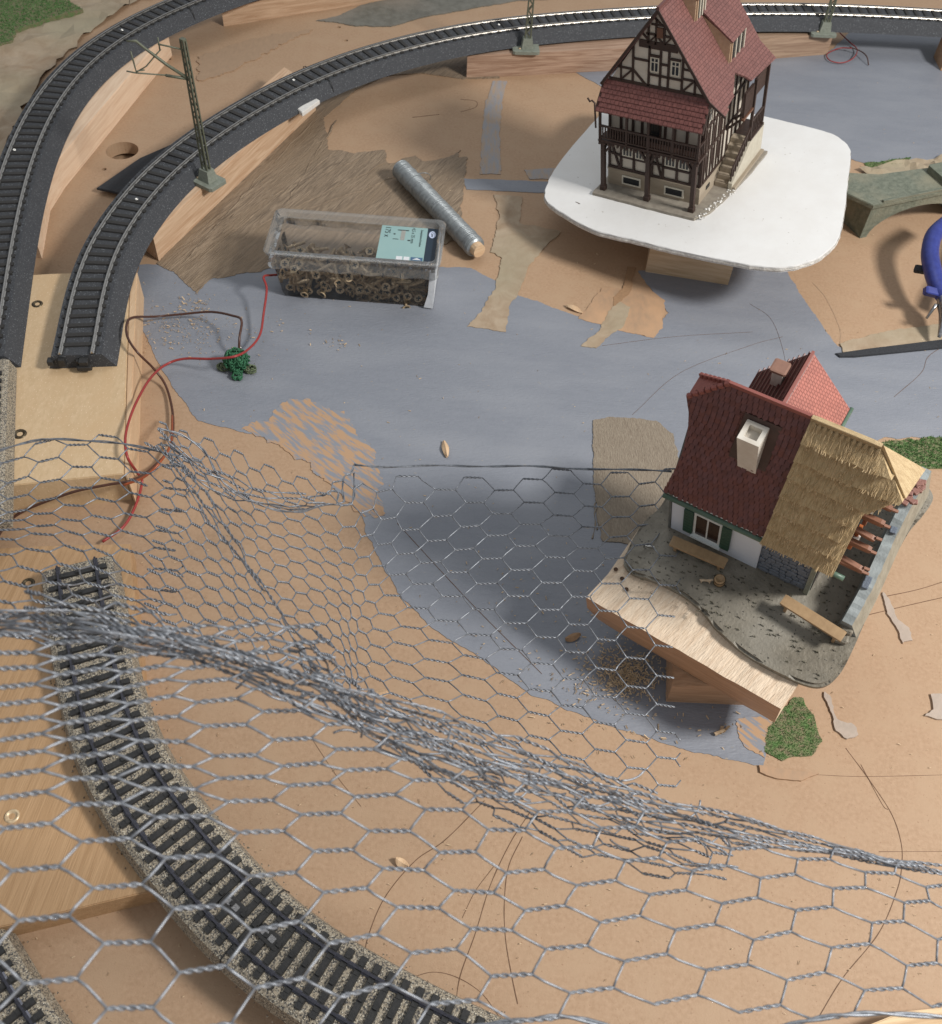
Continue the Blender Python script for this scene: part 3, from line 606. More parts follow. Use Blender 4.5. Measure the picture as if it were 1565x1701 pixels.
h1 = empty('half_timbered_house', O1, R1); setp(h1, label='tall half timbered house with dark red roof and balcony on the white plate', cat='model house')
TB = M['timber'] = mat('dark_brown_timber', (.060, .034, .026), (.032, .019, .015), 7, stretch=(1, 1, 3), rough=.55, bump=.01)
PL = M['plaster_wall'] = mat('cream_infill', (.62, .57, .49), (.54, .49, .41), 1.3, rough=.7, bump=.004)
ST = M['stone_wall'] = mat('beige_stone', (.36, .30, .225), (.28, .23, .17), 2.5, rough=.75, bump=.015, bscale=9)
GL = M['dark_glass'] = mat('dark_window', (.02, .022, .025), None, 3, rough=.15)
WF = M['window_frame'] = mat('cream_frame', (.62, .58, .48), None, 4, rough=.5)
R_T = nt('dark_red_tiles')
def tilemat(name, c1, c2, rows, cols, rot=0.0):
    m, t, N, L, B = nt(name); tc = N.new('ShaderNodeTexCoord'); mp = N.new('ShaderNodeMapping'); L.new(tc.outputs['UV'], mp.inputs[0])
    br = N.new('ShaderNodeTexBrick'); L.new(mp.outputs[0], br.inputs[0]); br.inputs['Scale'].default_value = 1; br.inputs['Brick Width'].default_value = cols; br.inputs['Row Height'].default_value = rows
    br.inputs['Mortar Size'].default_value = .02; br.inputs['Mortar Smooth'].default_value = .6; br.inputs['Color1'].default_value = (*c1, 1); br.inputs['Color2'].default_value = (*[(a+b)/2 for a, b in zip(c1, c2)], 1); br.inputs['Mortar'].default_value = (*c2, 1)
    ns = N.new('ShaderNodeTexNoise'); ns.inputs['Scale'].default_value = 1.2; ns.inputs['Detail'].default_value = 5; L.new(tc.outputs['Object'], ns.inputs[0])
    mx = N.new('ShaderNodeMix'); mx.data_type = 'RGBA'; mx.blend_type = 'MULTIPLY'; mx.inputs['Factor'].default_value = 1
    rp = N.new('ShaderNodeValToRGB'); rp.color_ramp.elements[0].color = (.75, .78, .8, 1); rp.color_ramp.elements[1].color = (1.2, 1.15, 1.15, 1); L.new(ns.outputs['Fac'], rp.inputs[0])
    L.new(br.outputs['Color'], mx.inputs['A']); L.new(rp.outputs[0], mx.inputs['B']); L.new(mx.outputs['Result'], B.inputs['Base Color'])
    bp = N.new('ShaderNodeBump'); bp.invert = True; bp.inputs['Distance'].default_value = .02; L.new(br.outputs['Fac'], bp.inputs['Height']); L.new(bp.outputs[0], B.inputs['Normal'])
    B.inputs['Roughness'].default_value = .5
    return m
RT = tilemat('dark_red_roof', (.20, .09, .078), (.13, .055, .048), .22, .3)
def uvquad(name, P4, m, parent, th=.1, size=None, rows=0):
    """a thick sloping sheet P4 = lower-left, lower-right, upper-right, upper-left; uv in cm"""
    P4 = [Vector(p) for p in P4]; n = (P4[1]-P4[0]).cross(P4[3]-P4[0]).normalized(); V = P4+[p-n*th for p in P4]
    F = [(0, 1, 2, 3), (7, 6, 5, 4), (0, 4, 5, 1), (1, 5, 6, 2), (2, 6, 7, 3), (3, 7, 4, 0)]
    o = mesh(name, V, F, m, parent); uv = o.data.uv_layers.new(name='UVMap'); u = (P4[1]-P4[0]).normalized(); w = n.cross(u)
    for l in o.data.loops: q = V[l.vertex_index]-P4[0]; uv.data[l.index].uv = (q.dot(u), q.dot(w))
    return o
def polysheet(name, pts, m, parent, th=.1, udir=None):
    pts = [Vector(p) for p in pts]; n = Vector((0, 0, 0))
    for i in range(len(pts)): n += pts[i].cross(pts[(i+1) % len(pts)])
    n.normalize(); u = Vector(udir).normalized() if udir else (pts[1]-pts[0]).normalized(); w = n.cross(u)
    tri = fan([[((p-pts[0]).dot(u), (p-pts[0]).dot(w)) for p in pts]]); k = len(pts)
    V = pts+[p-n*th for p in pts]; F = [tuple(t) for t in tri]+[tuple(k+i for i in reversed(t)) for t in tri]+[(i, k+i, k+(i+1) % k, (i+1) % k) for i in range(k)]
    bm = bmesh.new(); bv = [bm.verts.new(v) for v in V]
    for f in F:
        try: bm.faces.new([bv[i] for i in f])
        except ValueError: pass
    bmesh.ops.recalc_face_normals(bm, faces=bm.faces); me = bpy.data.meshes.new(name); bm.to_mesh(me); bm.free(); me.materials.append(m)
    uv = me.uv_layers.new(name='UVMap')
    for l in me.loops: q = me.vertices[l.vertex_index].co-pts[0]; uv.data[l.index].uv = (q.dot(u), q.dot(w))
    o = bpy.data.objects.new(name, me); C.objects.link(o); o.parent = parent; return o
# base slab with broken right edge and glue blobs
bp_ = [(-.45, -.62), (3, -.68), (6.5, -.64), (7.05, .4), (7.25, 1.4), (7.5, 3.2), (7.7, 5.5), (7.75, 7.9), (-.3, 8.0)]
prism('base_slab', ragged([Vector((x, y, 0)) for x, y in bp_], .05, .3, 3), -.13, .06, M.setdefault('pavement', mat('grey_pavement', (.30, .27, .22), (.23, .2, .165), 2.5, rough=.7, bump=.01)), h1)
GB = M['glue_blob'] = mat('white_glue', (.72, .70, .66), None, 6, rough=.15, spec=.8)
V, F = [], []
for i in range(46):
    t = random.random(); c = Vector((6.7+.7*t+random.gauss(0, .14), -.4+3.4*t+random.gauss(0, .18), .07)); r = random.uniform(.03, .09); bm = bmesh.new(); bmesh.ops.create_icosphere(bm, subdivisions=1, radius=r); k = len(V)
    V += [c+Vector((v.co.x*random.uniform(.8, 1.8), v.co.y*1.2, v.co.z*.5)) for v in bm.verts]; F += [tuple(k+v.index for v in f.verts) for f in bm.faces]; bm.free()
mesh('glue_blobs', V, F, GB, h1, True)['kind'] = 'stuff'
XR, YF, YB = 6.15, .75, 7.6; XL = -.05
# walls
box('stone_base', h1, ((XL+XR)/2, (YF+YB)/2, .68), (XR-XL, YB-YF, 1.25), ST, None, 0)
box('wall', h1, ((XL+XR)/2, (YF+YB)/2+.03, 4.1), (XR-XL-.06, YB-YF-.06, 5.6), PL)
pk = (3.0, 11.55)
polysheet('gable_wall', [(XL, YF+.02, 6.8), (XR, YF+.02, 6.8), (XR, YF+.02, 7.0), (pk[0], YF+.02, pk[1]-.12)], PL, h1, .12001)
polysheet('gable_wall', [(XL, YB-.02, 6.8), (XR, YB-.02, 6.8), (XR, YB-.02, 7.0), (pk[0], YB-.02, pk[1]-.12)], PL, h1, -.12)
def fbar(x0, z0, x1, z1, w=.15, y=YF, d=.09): bar('timber', h1, (x0, y-.01, z0), (x1, y-.01, z1), w, d, TB)
def rbar(y0, z0, y1, z1, w=.15, x=XR): bar('timber', h1, (x+.01, y0, z0), (x+.01, y1, z1), w, .09, TB, (1, 0, 0))
def window(x, z, w, h, panes=2, y=YF, side=False):
    f = box('window', h1, (x, y-.01, z) if not side else (y+.01, x, z), (w, .08, h) if not side else (.08, w, h), WF)
    for i in range(panes):
        pw = (w-.1)/panes; c = x-w/2+.05+pw*(i+.5)
        for zz, hh in ((z-h*.14, h*.56), (z+h*.32, h*.2)):
            q = box('pane', f, (0, 0, 0), (1, 1, 1), GL)
            M_ = Matrix.Translation((((c-x)/w, -.12, (zz-z)/h)) if not side else (.12, (c-x)/w, (zz-z)/h)) @ Matrix.Diagonal(((pw-.07)/w if not side else .95, .95 if not side else (pw-.07)/w, hh/h, 1)); q.matrix_basis = M_
    return f
# lower front
for z in (1.30, 3.35): fbar(XL, z, XR, z, .17)
for z in (2.3,): fbar(XL, 2.28, .85, 2.18, .13); fbar(.85, 2.15, 2.6, 2.15, .13); fbar(2.9, 2.2, 3.75, 2.15, .13); fbar(3.7, 2.1, 5.45, 2.1, .13); fbar(5.45, 2.2, XR, 2.2, .13)
for x in (XL+.1, .85, 1.72, 2.62, 2.95, 3.68, 4.6, 5.48, XR-.08): fbar(x, 1.3, x, 3.35, .15)
fbar(.05, 3.3, .75, 1.35, .13); fbar(3.0, 3.3, 3.6, 1.35, .13); fbar(5.55, 1.4, 6.0, 3.3, .13)
for x in (1.29, 2.17, 4.14, 5.04): window(x, 2.72, .72, .98, 3)
for x in (1.6, 4.5):
    f = box('cellar_window', h1, (x, YF-.02, .58), (1.3, .1, .62), WF); q = box('pane', f, (0, 0, 0), (1, 1, 1), GL); q.matrix_basis = Matrix.Translation((0, -.12, 0)) @ Matrix.Diagonal((.84, .95, .66, 1))
box('plinth_ledge', h1, (3.05, YF-.04, 1.2), (6.2, .14, .1), ST)
# balcony: posts, floor, brackets, railing
for x in (0, 3.03, 6.03):
    bar('balcony_post', h1, (x, 0, .05), (x, 0, 3.45), .26, .26, TB)
    box('post_foot', h1, (x, 0, .2), (.38, .36, .36), TB, None, .1)
    for s in (-1, 1):
        if (x == 0 and s < 0) or (x > 6 and s > 0): continue
        bar('bracket', h1, (x, 0, 2.5), (x+.6*s, 0, 3.4), .13, .13, TB)
    bar('bracket', h1, (x, 0, 2.6), (x, .7, 3.4), .13, .13, TB, (1, 0, 0))
box('balcony_floor', h1, (3.03, .3, 3.5), (6.6, 1.0, .16), TB)
for i in range(22): box('joist_end', h1, (-.15+i*.304, -.22, 3.36), (.12, .12, .12), TB)
box('handrail', h1, (3.03, -.14, 4.48), (6.5, .12, .1), TB); box('lower_rail', h1, (3.03, -.14, 3.72), (6.5, .1, .08), TB)
for i in range(38): 
    x = -.15+i*.172
    box('baluster', h1, (x, -.14, 4.1), (.07, .06, .72), TB)
for x in (-.17, 1.6, 3.03, 4.6, 6.2): box('balcony_upright', h1, (x, -.12, 4.55), (.14, .14, 2.0), TB)
for y in (.1, .35, .58): box('baluster', h1, (6.24, y, 4.1), (.06, .06, .72), TB)
box('handrail', h1, (6.24, .3, 4.48), (.1, .9, .1), TB)
# upper floor front wall behind the balcony
for z in (3.7, 4.9, 6.2): fbar(XL, z, XR, z, .14)
for x in (.05, .8, 1.6, 2.2, 3.7, 4.3, 5.1, 6.05): fbar(x, 3.6, x, 6.3, .15)
fbar(.85, 6.1, 1.5, 4.9, .12); fbar(4.4, 4.9, 5.0, 6.1, .12); fbar(5.2, 6.1, 5.9, 4.9, .12); fbar(.1, 4.9, .75, 6.1, .12)
box('balcony_door', h1, (3.0, YF-.03, 4.55), (.7, .08, 1.8), GL); box('door_frame', h1, (2.6, YF-.04, 4.55), (.1, .1, 1.9), TB); box('door_frame', h1, (3.4, YF-.04, 4.55), (.1, .1, 1.9), TB)
# pent roof over the balcony, tiles in rows
uvquad('pent_roof', [(-.4, -.28, 5.42), (6.42, -.28, 5.42), (6.33, YF-.02, 6.95), (-.3, YF-.02, 6.95)], tilemat('pent_roof_tiles', (.22, .075, .06), (.10, .035, .03), .2, .26), h1, .1)
V, F = [], []
random.seed(3)
for r in range(7):
    for c in range(25):
        t = r/7; x = -.38+c*.272+(.136 if r % 2 else 0); y = -.30+t*1.03; z = 5.44+t*1.53; s = random.uniform(.9, 1.1)
        if x+.27 > 6.5: continue
        k = len(V); dy, dz = .16, .24; w = .25
        V += [Vector((x, y-.03, z+.06*s)), Vector((x+w, y-.03, z+.06*s)), Vector((x+w, y+dy, z+dz+.01)), Vector((x, y+dy, z+dz+.01)), Vector((x, y-.02, z-.02)), Vector((x+w, y-.02, z-.02))]
        F += [(k, k+1, k+2, k+3), (k+4, k+5, k+1, k), (k+4, k, k+3), (k+5, k+2, k+1)]
o = mesh('roof_tiles', V, F, M.setdefault('pent_tile', mat('pent_tile', (.19, .075, .065), (.12, .045, .04), 5, rough=.5)), h1); o['kind'] = 'stuff'
bar('verge_board', h1, (6.42, -.3, 5.36), (6.35, YF, 6.85), .14, .08, TB, (1, 0, 0)); bar('verge_board', h1, (-.42, -.3, 5.36), (-.34, YF, 6.85), .14, .08, TB, (1, 0, 0))
# gable timbers (clipped by the roof lines)
def zl(x): return 6.95+(x+.3)*(pk[1]-6.95)/3.3-.15
def zr(x): return pk[1]-(x-3)*(pk[1]-6.95)/3.3-.15
def ztop(x): return min(zl(x), zr(x))
fbar(.0, 7.05, 6.1, 7.05, .17); fbar(.55, 7.85, 1.55, 7.85, .12); fbar(4.6, 7.85, 5.4, 7.85, .12); fbar(2.6, 7.75, 4.55, 7.75, .12)
fbar(1.55, 8.5, 2.55, 8.5, .12); fbar(3.2, 8.45, 3.7, 8.45, .12); fbar(4.5, 8.4, 5.0, 8.4, .1)
fbar(1.85, 9.45, 4.2, 9.45, .42)
fbar(2.25, 10.05, 3.8, 10.05, .12); fbar(2.55, 10.6, 3.45, 10.6, .1); 
for x in (1.5, 2.5, 3.2, 3.7, 4.55, 5.35): fbar(x, 7.05, x, min(9.4, ztop(x)), .13)
for x in (.75,): fbar(x, 7.05, x, ztop(x), .1)
for x in (2.4, 2.85, 3.35): fbar(x, 9.5, x, min(10.9, ztop(x)), .12)
fbar(.75, 7.1, 1.5, 7.85, .12); fbar(1.5, 7.85, 2.3, 7.1, .12); fbar(4.6, 7.1, 5.3, 7.85, .12); fbar(5.35, 7.85, 5.95, 7.1, .12)
fbar(2.05, 10.0, 2.5, 9.6, .1); fbar(2.45, 9.6, 2.85, 10.0, .1); fbar(2.9, 10.0, 3.3, 9.6, .1); fbar(3.4, 9.6, 3.75, 10.0, .1); fbar(2.7, 11.0, 3.2, 10.6, .1)
for x in (2.85, 4.12): window(x, 8.35, .55, .85, 2)
box('window_head', h1, (2.85, YF-.04, 8.87), (.62, .12, .1), TB); box('window_head', h1, (4.12, YF-.04, 8.87), (.62, .12, .1), TB)
box('attic_shutter', h1, (3.1, YF-.03, 10.2), (.36, .1, .55), M.setdefault('wood_door', mat('brown_shutter', (.16, .075, .045), None, 6, rough=.5)))
# main roof: left slope, right slope with flared foot and notch over the porch
Y0, Y1 = .5, 8.0; D1 = Vector((pk[0], 0, pk[1]))
ex = Vector((-.42, 0, 6.78)); fl = Vector((6.35, 0, 6.98)); tip = Vector((7.3, 0, 6.15))
sl_ = lambda y, q: Vector((q.x, y, q.z))
polysheet('roof', [sl_(Y1, ex), sl_(Y0, ex), sl_(Y0, D1), sl_(Y1, D1)], RT, h1, .14, (0, -1, 0))
polysheet('roof', [sl_(Y0, fl), sl_(Y1, fl), sl_(Y1, D1), sl_(Y0, D1)], RT, h1, .14, (0, 1, 0))
pf = lambda t: fl.lerp(tip, t)
foot = [sl_(Y0+.25, pf(1))]+[sl_(1.4, pf(.93)), sl_(1.45, pf(.80)), sl_(2.6, pf(.72)), sl_(2.65, pf(.62)), sl_(4.05, pf(.05)), sl_(4.6, pf(.55)), sl_(4.8, pf(.9)), sl_(6.4, pf(1.02)), sl_(Y1+.1, pf(1.12)), sl_(Y1, pf(0)), sl_(Y0, pf(0))]
polysheet('roof_foot', foot, RT, h1, .12, (0, 1, 0))
bar('ridge_tile', h1, (3.0, Y0-.02, pk[1]+.03), (3.0, Y1, pk[1]+.03), .16, .2, RT, (0, 0, 1))
bar('verge_board', h1, (ex.x, Y0-.03, ex.z-.06), (3.0, Y0-.03, pk[1]-.06), .16, .06, TB); bar('verge_board', h1, (fl.x, Y0-.03, fl.z-.06), (3.0, Y0-.03, pk[1]-.06), .16, .06, TB)
bar('verge_board', h1, (fl.x, Y0+.0, fl.z-.08), (tip.x, Y0+.22, tip.z-.08), .13, .06, TB)
# shed dormers on the right slope
CH = M['dormer_cheek'] = mat('beige_dormer_cheek', (.47, .34, .23), (.40, .28, .18), 3, rough=.6)
def rz(x): return pk[1]-(x-3)*(pk[1]-6.98)/3.35
def dormer(xb, xt, y0, y1, ztf):
    A_, B_, T_ = Vector((xt, y0, rz(xt))), Vector((xb, y0, rz(xb))), Vector((xb+.02, y0, ztf))
    d = empty('dormer', (0, 0, 0)); d.parent = h1
    for y in (y0, y1-.08):
        s = Vector((0, y-y0, 0)); polysheet('cheek', [A_+s, B_+s, T_+s], CH, d, -.08)
    polysheet('dormer_front', [B_, B_+Vector((0, y1-y0, 0)), T_+Vector((0, y1-y0, 0)), T_], GL, d, .06)
    for i in range(4):
        y = y0+.06+(y1-y0-.12)*i/3; bar('mullion', d, (xb+.05, y, rz(xb)+.03), (xb+.06, y, ztf-.05), .1, .08, WF if i else CH, (1, 0, 0))
    polysheet('dormer_roof', [Vector((xb+.18, y0-.12, ztf-.02)), Vector((xb+.18, y1+.12, ztf-.02)), Vector((xt-.35, y1+.12, rz(xt-.35)+.03)), Vector((xt-.35, y0-.12, rz(xt-.35)+.03))], RT, d, .1, (0, 1, 0))
dormer(6.0, 4.2, 4.0, 6.0, 8.75)
dormer(4.15, 3.35, 3.0, 4.2, 11.3)
# right side wall timbering
for z in (1.35, 3.4, 5.0, 6.6): rbar(YF, z, YB, z, .13)
for i, y in enumerate([YF+.05, 1.15, 1.6, 2.05, 2.5, 2.95, 3.4, 3.85, 4.5, 5.2, 5.9, 6.6, 7.3]): rbar(y, 1.3, y, 6.9, .14)
for y in (1.2, 2.1, 3.0): rbar(y, 3.5, y+.42, 4.9, .1); rbar(y+.42, 1.5, y, 3.3, .1)
for y in (1.37, 2.27, 3.17): window(y, 5.7, .32, .8, 1, XR, True)
box('cellar_window', h1, (XR+.01, 2.0, .65), (.06, .5, .25), GL)
# staircase, parapet and porch on the right
for i in range(7): 
    box('stair_step', h1, (6.62, 3.3+i*.34, .1+.21*(i+.5)), (.86, .5, .21*(i+1)+.12), ST, None, .02)
V = [(7.1, 3.0, .05), (7.35, 3.0, .05), (7.35, 7.7, .05), (7.1, 7.7, .05), (7.1, 3.0, .5), (7.35, 3.0, .5), (7.35, 5.6, 2.0), (7.1, 5.6, 2.0), (7.35, 7.7, 2.1), (7.1, 7.7, 2.1)]
mesh('stone_parapet', V, [(0, 3, 2, 1), (4, 5, 6, 7), (7, 6, 8, 9), (0, 1, 5, 4), (2, 3, 9, 8), (1, 2, 8, 6, 5), (3, 0, 4, 7, 9)], M.setdefault('pale_stone', mat('pale_stone', (.50, .46, .37), (.43, .39, .31), 3, rough=.7, bump=.006)), h1)
box('plinth_ledge', h1, (7.45, 5.4, .15), (.2, 4.7, .2), ST)
bar('stair_handrail', h1, (7.2, 3.1, 1.35), (7.2, 5.7, 2.9), .12, .1, TB, (1, 0, 0))
for i in range(9): box('baluster', h1, (7.2, 3.15+i*.3, .95+i*.178), (.07, .1, .95), TB)
box('porch_floor', h1, (6.75, 6.6, 2.05), (1.2, 2.1, .14), TB)
box('porch_post', h1, (7.2, 5.65, 3.7), (.17, .17, 4.4), TB); box('porch_post', h1, (7.2, 7.6, 3.7), (.17, .17, 4.4), TB)
box('porch_cladding', h1, (7.12, 4.75, 5.0), (.1, 1.3, 1.55), TB, None, 0); box('porch_rail', h1, (7.2, 4.75, 4.15), (.16, 1.5, .12), M['wood_door'])
for i in range(6): box('cladding_board', h1, (7.19, 4.2+i*.22, 5.0), (.05, .18, 1.5), TB)
box('porch_cladding', h1, (7.12, 6.5, 5.3), (.1, 1.7, 1.2), TB); box('porch_rail', h1, (7.2, 6.6, 3.2), (.12, 1.9, .12), TB)
for i in range(7): box('baluster', h1, (7.2, 5.8+i*.27, 2.7), (.07, .08, 1.0), TB)
for y in (4.1, 5.4): bar('bracket', h1, (6.2, y, 3.3), (7.15, y, 4.2), .13, .13, TB, (0, 1, 0))
# gutter pipe with bent end at the left corner
tube('drain_pipe', [(-.42, -.2, 4.3), (-.46, -.25, 5.9), (-.62, -.3, 6.05), (-.75, -.3, 5.95), (-.9, -.3, 6.15)], .06, TB, h1, 6)
# ------------------------------------------------------------------ the tilted wooden beam with its block, and the thatched house
R2 = basis(-31.45, 13.27, -10.83); O2 = W(1113, 879, 5.56); T2_ = R2.to_4x4(); T2_.translation = O2
h2 = empty('thatched_house', O2, R2); setp(h2, label='low farmhouse half red tiled half thatched with ruined right end, on a muddy base', cat='model house')
SC = M['sawn_wood'] = mat('rough_sawn_pine', (.76, .62, .47), (.64, .49, .35), 1.2, stretch=(.6, 3, 3), rot=(0, 0, 1.35), rough=.75, bump=.05, bscale=5, dist=1.5)
SD = M['beam_side'] = mat('planed_pine_side', (.50, .31, .19), (.36, .21, .12), 1.0, stretch=(.22, 4, 4), rot=(0, 0, -.03), rough=.5, bump=.01, dist=1.6)
# beam: local coordinates of the house, top just below its base
bm = bmesh.new(); zt = -.36; th = 2.5; nx = 22
a0, a1 = Vector((-1.7, -4.45, zt)), Vector((7.45, -4.8, zt)); b0, b1 = Vector((-1.25, -2.3, zt)), Vector((7.75, -2.5, zt))
rows = []
for i in range(nx+1):
    t = i/nx; f = a0.lerp(a1, t); g = b0.lerp(b1, t); j = lambda s, k=.05: k*noise.noise(Vector((t*9, s, 3)))
    rows.append([bm.verts.new(q) for q in (f+Vector((0, j(1), j(2))), f.lerp(g, .33)+Vector((0, 0, j(3, .07))), f.lerp(g, .66)+Vector((0, 0, j(4, .07))), g+Vector((0, 2.2, j(5))), g+Vector((0, 2.2, -th)), f+Vector((0, j(6)*.5+.05, -th+.1+j(7))), f+Vector((0, -.02, -th*.5)))])
for i in range(nx):
    for k in range(7):
        f = bm.faces.new((rows[i][k], rows[i+1][k], rows[i+1][(k+1) % 7], rows[i][(k+1) % 7])); f.material_index = 0 if k < 3 else 1
bm.faces.new(rows[0][::-1]).material_index = 0; bm.faces.new(rows[-1]).material_index = 0
# worn lower left corner
for i in range(4):
    w = (4-i)/4
    for k in (4, 5): rows[i][k].co += Vector((w*.5, 0, w*.1)); 
bmesh.ops.recalc_face_normals(bm, faces=bm.faces)
me = bpy.data.meshes.new('wooden_beam'); bm.to_mesh(me); bm.free(); me.materials.append(SC); me.materials.append(SD)
beam = bpy.data.objects.new('wooden_beam', me); C.objects.link(beam); beam.matrix_world = T2_; setp(beam, label='tilted rough sawn beam end propping up the front of the thatched house', cat='beam')
for x, y in ((-.75, -2.95), (-.35, -3.3), (-1.2, -2.7)):
    o = mesh('nail_hole', circle((x, y), .10, 10), [tuple(range(10))], M['hole'], beam)
    for q in o.data.vertices: q.co.z = zt+.075
# ground level support blocks
fa, fb = W(1106, 1166, 0), W(1240, 1172, 0); bk = Vector((.25, 3.2, 0)); N2 = R2 @ Vector((0, 0, 1)); P2_ = O2+N2*(zt-th)
zf2 = lambda x, y: P2_.z-(N2.x*(x-P2_.x)+N2.y*(y-P2_.y))/N2.z
o = prism('wooden_block', [fa, fb, fb+bk, fa+bk], 0, 2.5, SD, None, .03, zf2); setp(o, label='wooden block standing below the tilted beam', cat='block')
P3_ = O2+N2*(-.45); zf3 = lambda x, y: P3_.z-(N2.x*(x-P3_.x)+N2.y*(y-P3_.y))/N2.z
cA = T2_ @ Vector((5.5, 3.0, 0)); o = prism('wooden_block', [Vector((cA.x-1.5, cA.y-1.3, 0)), Vector((cA.x+1.5, cA.y-1.3, 0)), Vector((cA.x+1.5, cA.y+1.3, 0)), Vector((cA.x-1.5, cA.y+1.3, 0))], 0, 2.5, SD, None, .03, zf3); setp(o, label='wooden block carrying the raised back of the thatched house', cat='block')

MD = M['mud_base'] = mat('muddy_base', (.215, .19, .148), (.135, .12, .092), 1.8, rough=.45, bump=.035, bscale=7, c3=(.26, .24, .20), speck=((.06, .055, .045), 6, .67), spec=.3)
ol = [(-1.15, -1.7), (-1.0, -2.35), (-.4, -2.6), (.6, -2.45), (1.87, -2.44), (2.9, -2.7), (3.83, -3.13), (5.2, -3.5), (6.6, -3.6), (7.87, -3.5), (8.5, -3.2), (8.8, -2.5), (8.85, -1.5), (8.75, .75), (8.7, 3), (8.75, 4.7), (8.95, 5.7), (9.0, 6.6), (8.5, 7.05), (7.8, 7.0), (4, 7.1), (.5, 6.9), (-.9, 6.2), (-1.0, 3), (-.9, .9), (-1.2, -.3)]
lp = smooth_path([Vector((x, y, 0)) for x, y in ol+ol[:1]], 5)[:-1]
prism('ground_base', lp, -.34, 0, MD, h2, .12)
# small tufts pressed into the base
V, F = [], []; random.seed(12)
for i in range(130):
    c = Vector((random.uniform(-.6, 8.2), random.uniform(-3.1, -.3), 0)) if i < 110 else Vector((random.uniform(6.4, 8), random.uniform(-.5, 3), 0))
    for s in range(3):
        a = random.uniform(0, 6.3); k = len(V); V += [c+Vector((math.cos(a)*.04+s*.05, math.sin(a)*.04, 0)), c+Vector((-math.cos(a)*.04+s*.05, -math.sin(a)*.04, 0)), c+Vector((s*.07-.05, random.uniform(-.05, .05), random.uniform(.06, .13)))]; F.append((k, k+1, k+2))
o = mesh('grass_tufts', V, F, M.setdefault('tuft', mat('tuft', (.12, .115, .08), None, 5)), h2); o['kind'] = 'stuff'
# walls
BW = M['blue_white'] = mat('bluish_white_wall', (.60, .66, .74), (.55, .61, .70), 1.5, rough=.6)
SS = M['blue_stone'] = mat('blue_grey_stone', (.16, .19, .235), (.10, .12, .155), 3, rough=.6, bump=.02)
DG = M['dark_green'] = mat('dark_green_shutter', (.025, .07, .05), (.015, .05, .035), 4, rough=.4)
GR = M['gutter_green'] = mat('pale_green_gutter', (.10, .155, .115), (.07, .12, .085), 4, rough=.4)
TN = M['tan_plastic'] = mat('tan_plastic_bench', (.40, .27, .15), (.32, .21, .115), 3, rough=.4, stretch=(3, .5, 1))
EV, RG, YR = 3.70, 9.05, 2.33
box('wall', h2, (2.0, 2.33, 1.85), (4.0, 4.5, 3.7), BW)
box('wall', h2, (5.1, 2.36, 1.85), (2.2, 4.44, 3.7), M['stone_dark'] if 'stone_dark' in M else SS)
box('corner_post', h2, (6.22, .1, 1.6), (.2, .25, 3.2), M['mast_base'])
# end gable
polysheet('gable_wall', [(-.02, .05, 0), (-.02, 4.6, 0), (-.02, 4.6, 3.8), (-.02, 3.2, 7.0), (-.02, 1.5, 7.0), (-.02, .05, 3.9)], M.setdefault('gable_grey', mat('gable_grey', (.15, .16, .155), (.1, .11, .105), 2, rough=.7)), h2, .1)
# individual wall stones
sme = bpy.data.meshes.new('wall_stone'); bm = bmesh.new(); bmesh.ops.create_cube(bm, size=1); bmesh.ops.bevel(bm, geom=bm.edges[:], offset=.16, segments=1, affect='EDGES'); bm.to_mesh(sme); bm.free(); sme.materials.append(SS)
random.seed(5); z = .12
while z < 3.2:
    x = 4.02+random.uniform(0, .1); hgt = random.uniform(.24, .34)
    while x < 6.1:
        w = random.uniform(.25, .5); w = min(w, 6.15-x)
        if w > .12: inst('wall_stone', sme, h2, Matrix.Translation((x+w/2, .12, z+hgt/2)) @ Matrix.Rotation(random.uniform(-.1, .1), 4, 'Y') @ Matrix.Diagonal((w*.94, .1+random.random()*.08, hgt*.92, 1)))
        x += w
    z += hgt
# big window with shutters
f = box('window', h2, (1.68, .06, 1.7), (1.25, .14, 2.0), M.setdefault('white_frame', mat('white_frame', (.62, .66, .66), None, 5, rough=.4)))
for i, (x, w) in enumerate(((-.22, .36), (.22, .36))):
    q = box('pane', f, (0, 0, 0), (1, 1, 1), M.setdefault('brown_glass', mat('brown_dark_glass', (.035, .02, .015), None, 5, rough=.15))); q.matrix_basis = Matrix.Translation((x, -.12, 0)) @ Matrix.Diagonal((.38, .95, .86, 1))
for x in (.82, 2.52):
    s = box('shutter', h2, (x, -.02, 1.7), (.42, .1, 2.1), DG, None, .04)
    for i in range(7): q = box('slat', s, (0, 0, 0), (1, 1, 1), DG); q.matrix_basis = Matrix.Translation((0, -.3, -.38+i*.127)) @ Matrix.Rotation(.2, 4, 'X') @ Matrix.Diagonal((.78, .6, .05, 1))
box('window_sill', h2, (1.68, -.06, .64), (1.35, .22, .12), M['white_frame'])
for i in range(4): 
    f = box('window', h2, (4.72+i*.36, .0, 3.0), (.32, .08, .34), M['window_frame']); q = box('pane', f, (0, 0, 0), (1, 1, 1), GL); q.matrix_basis = Matrix.Translation((0, -.15, 0)) @ Matrix.Diagonal((.6, .9, .6, 1))
# gutter
tube('gutter', [(-.25, -.27, EV-.12), (4, -.26, EV-.1), (6.9, -.26, EV-.1), (7.35, -.27, EV-.1)], .12, GR, h2, 8)
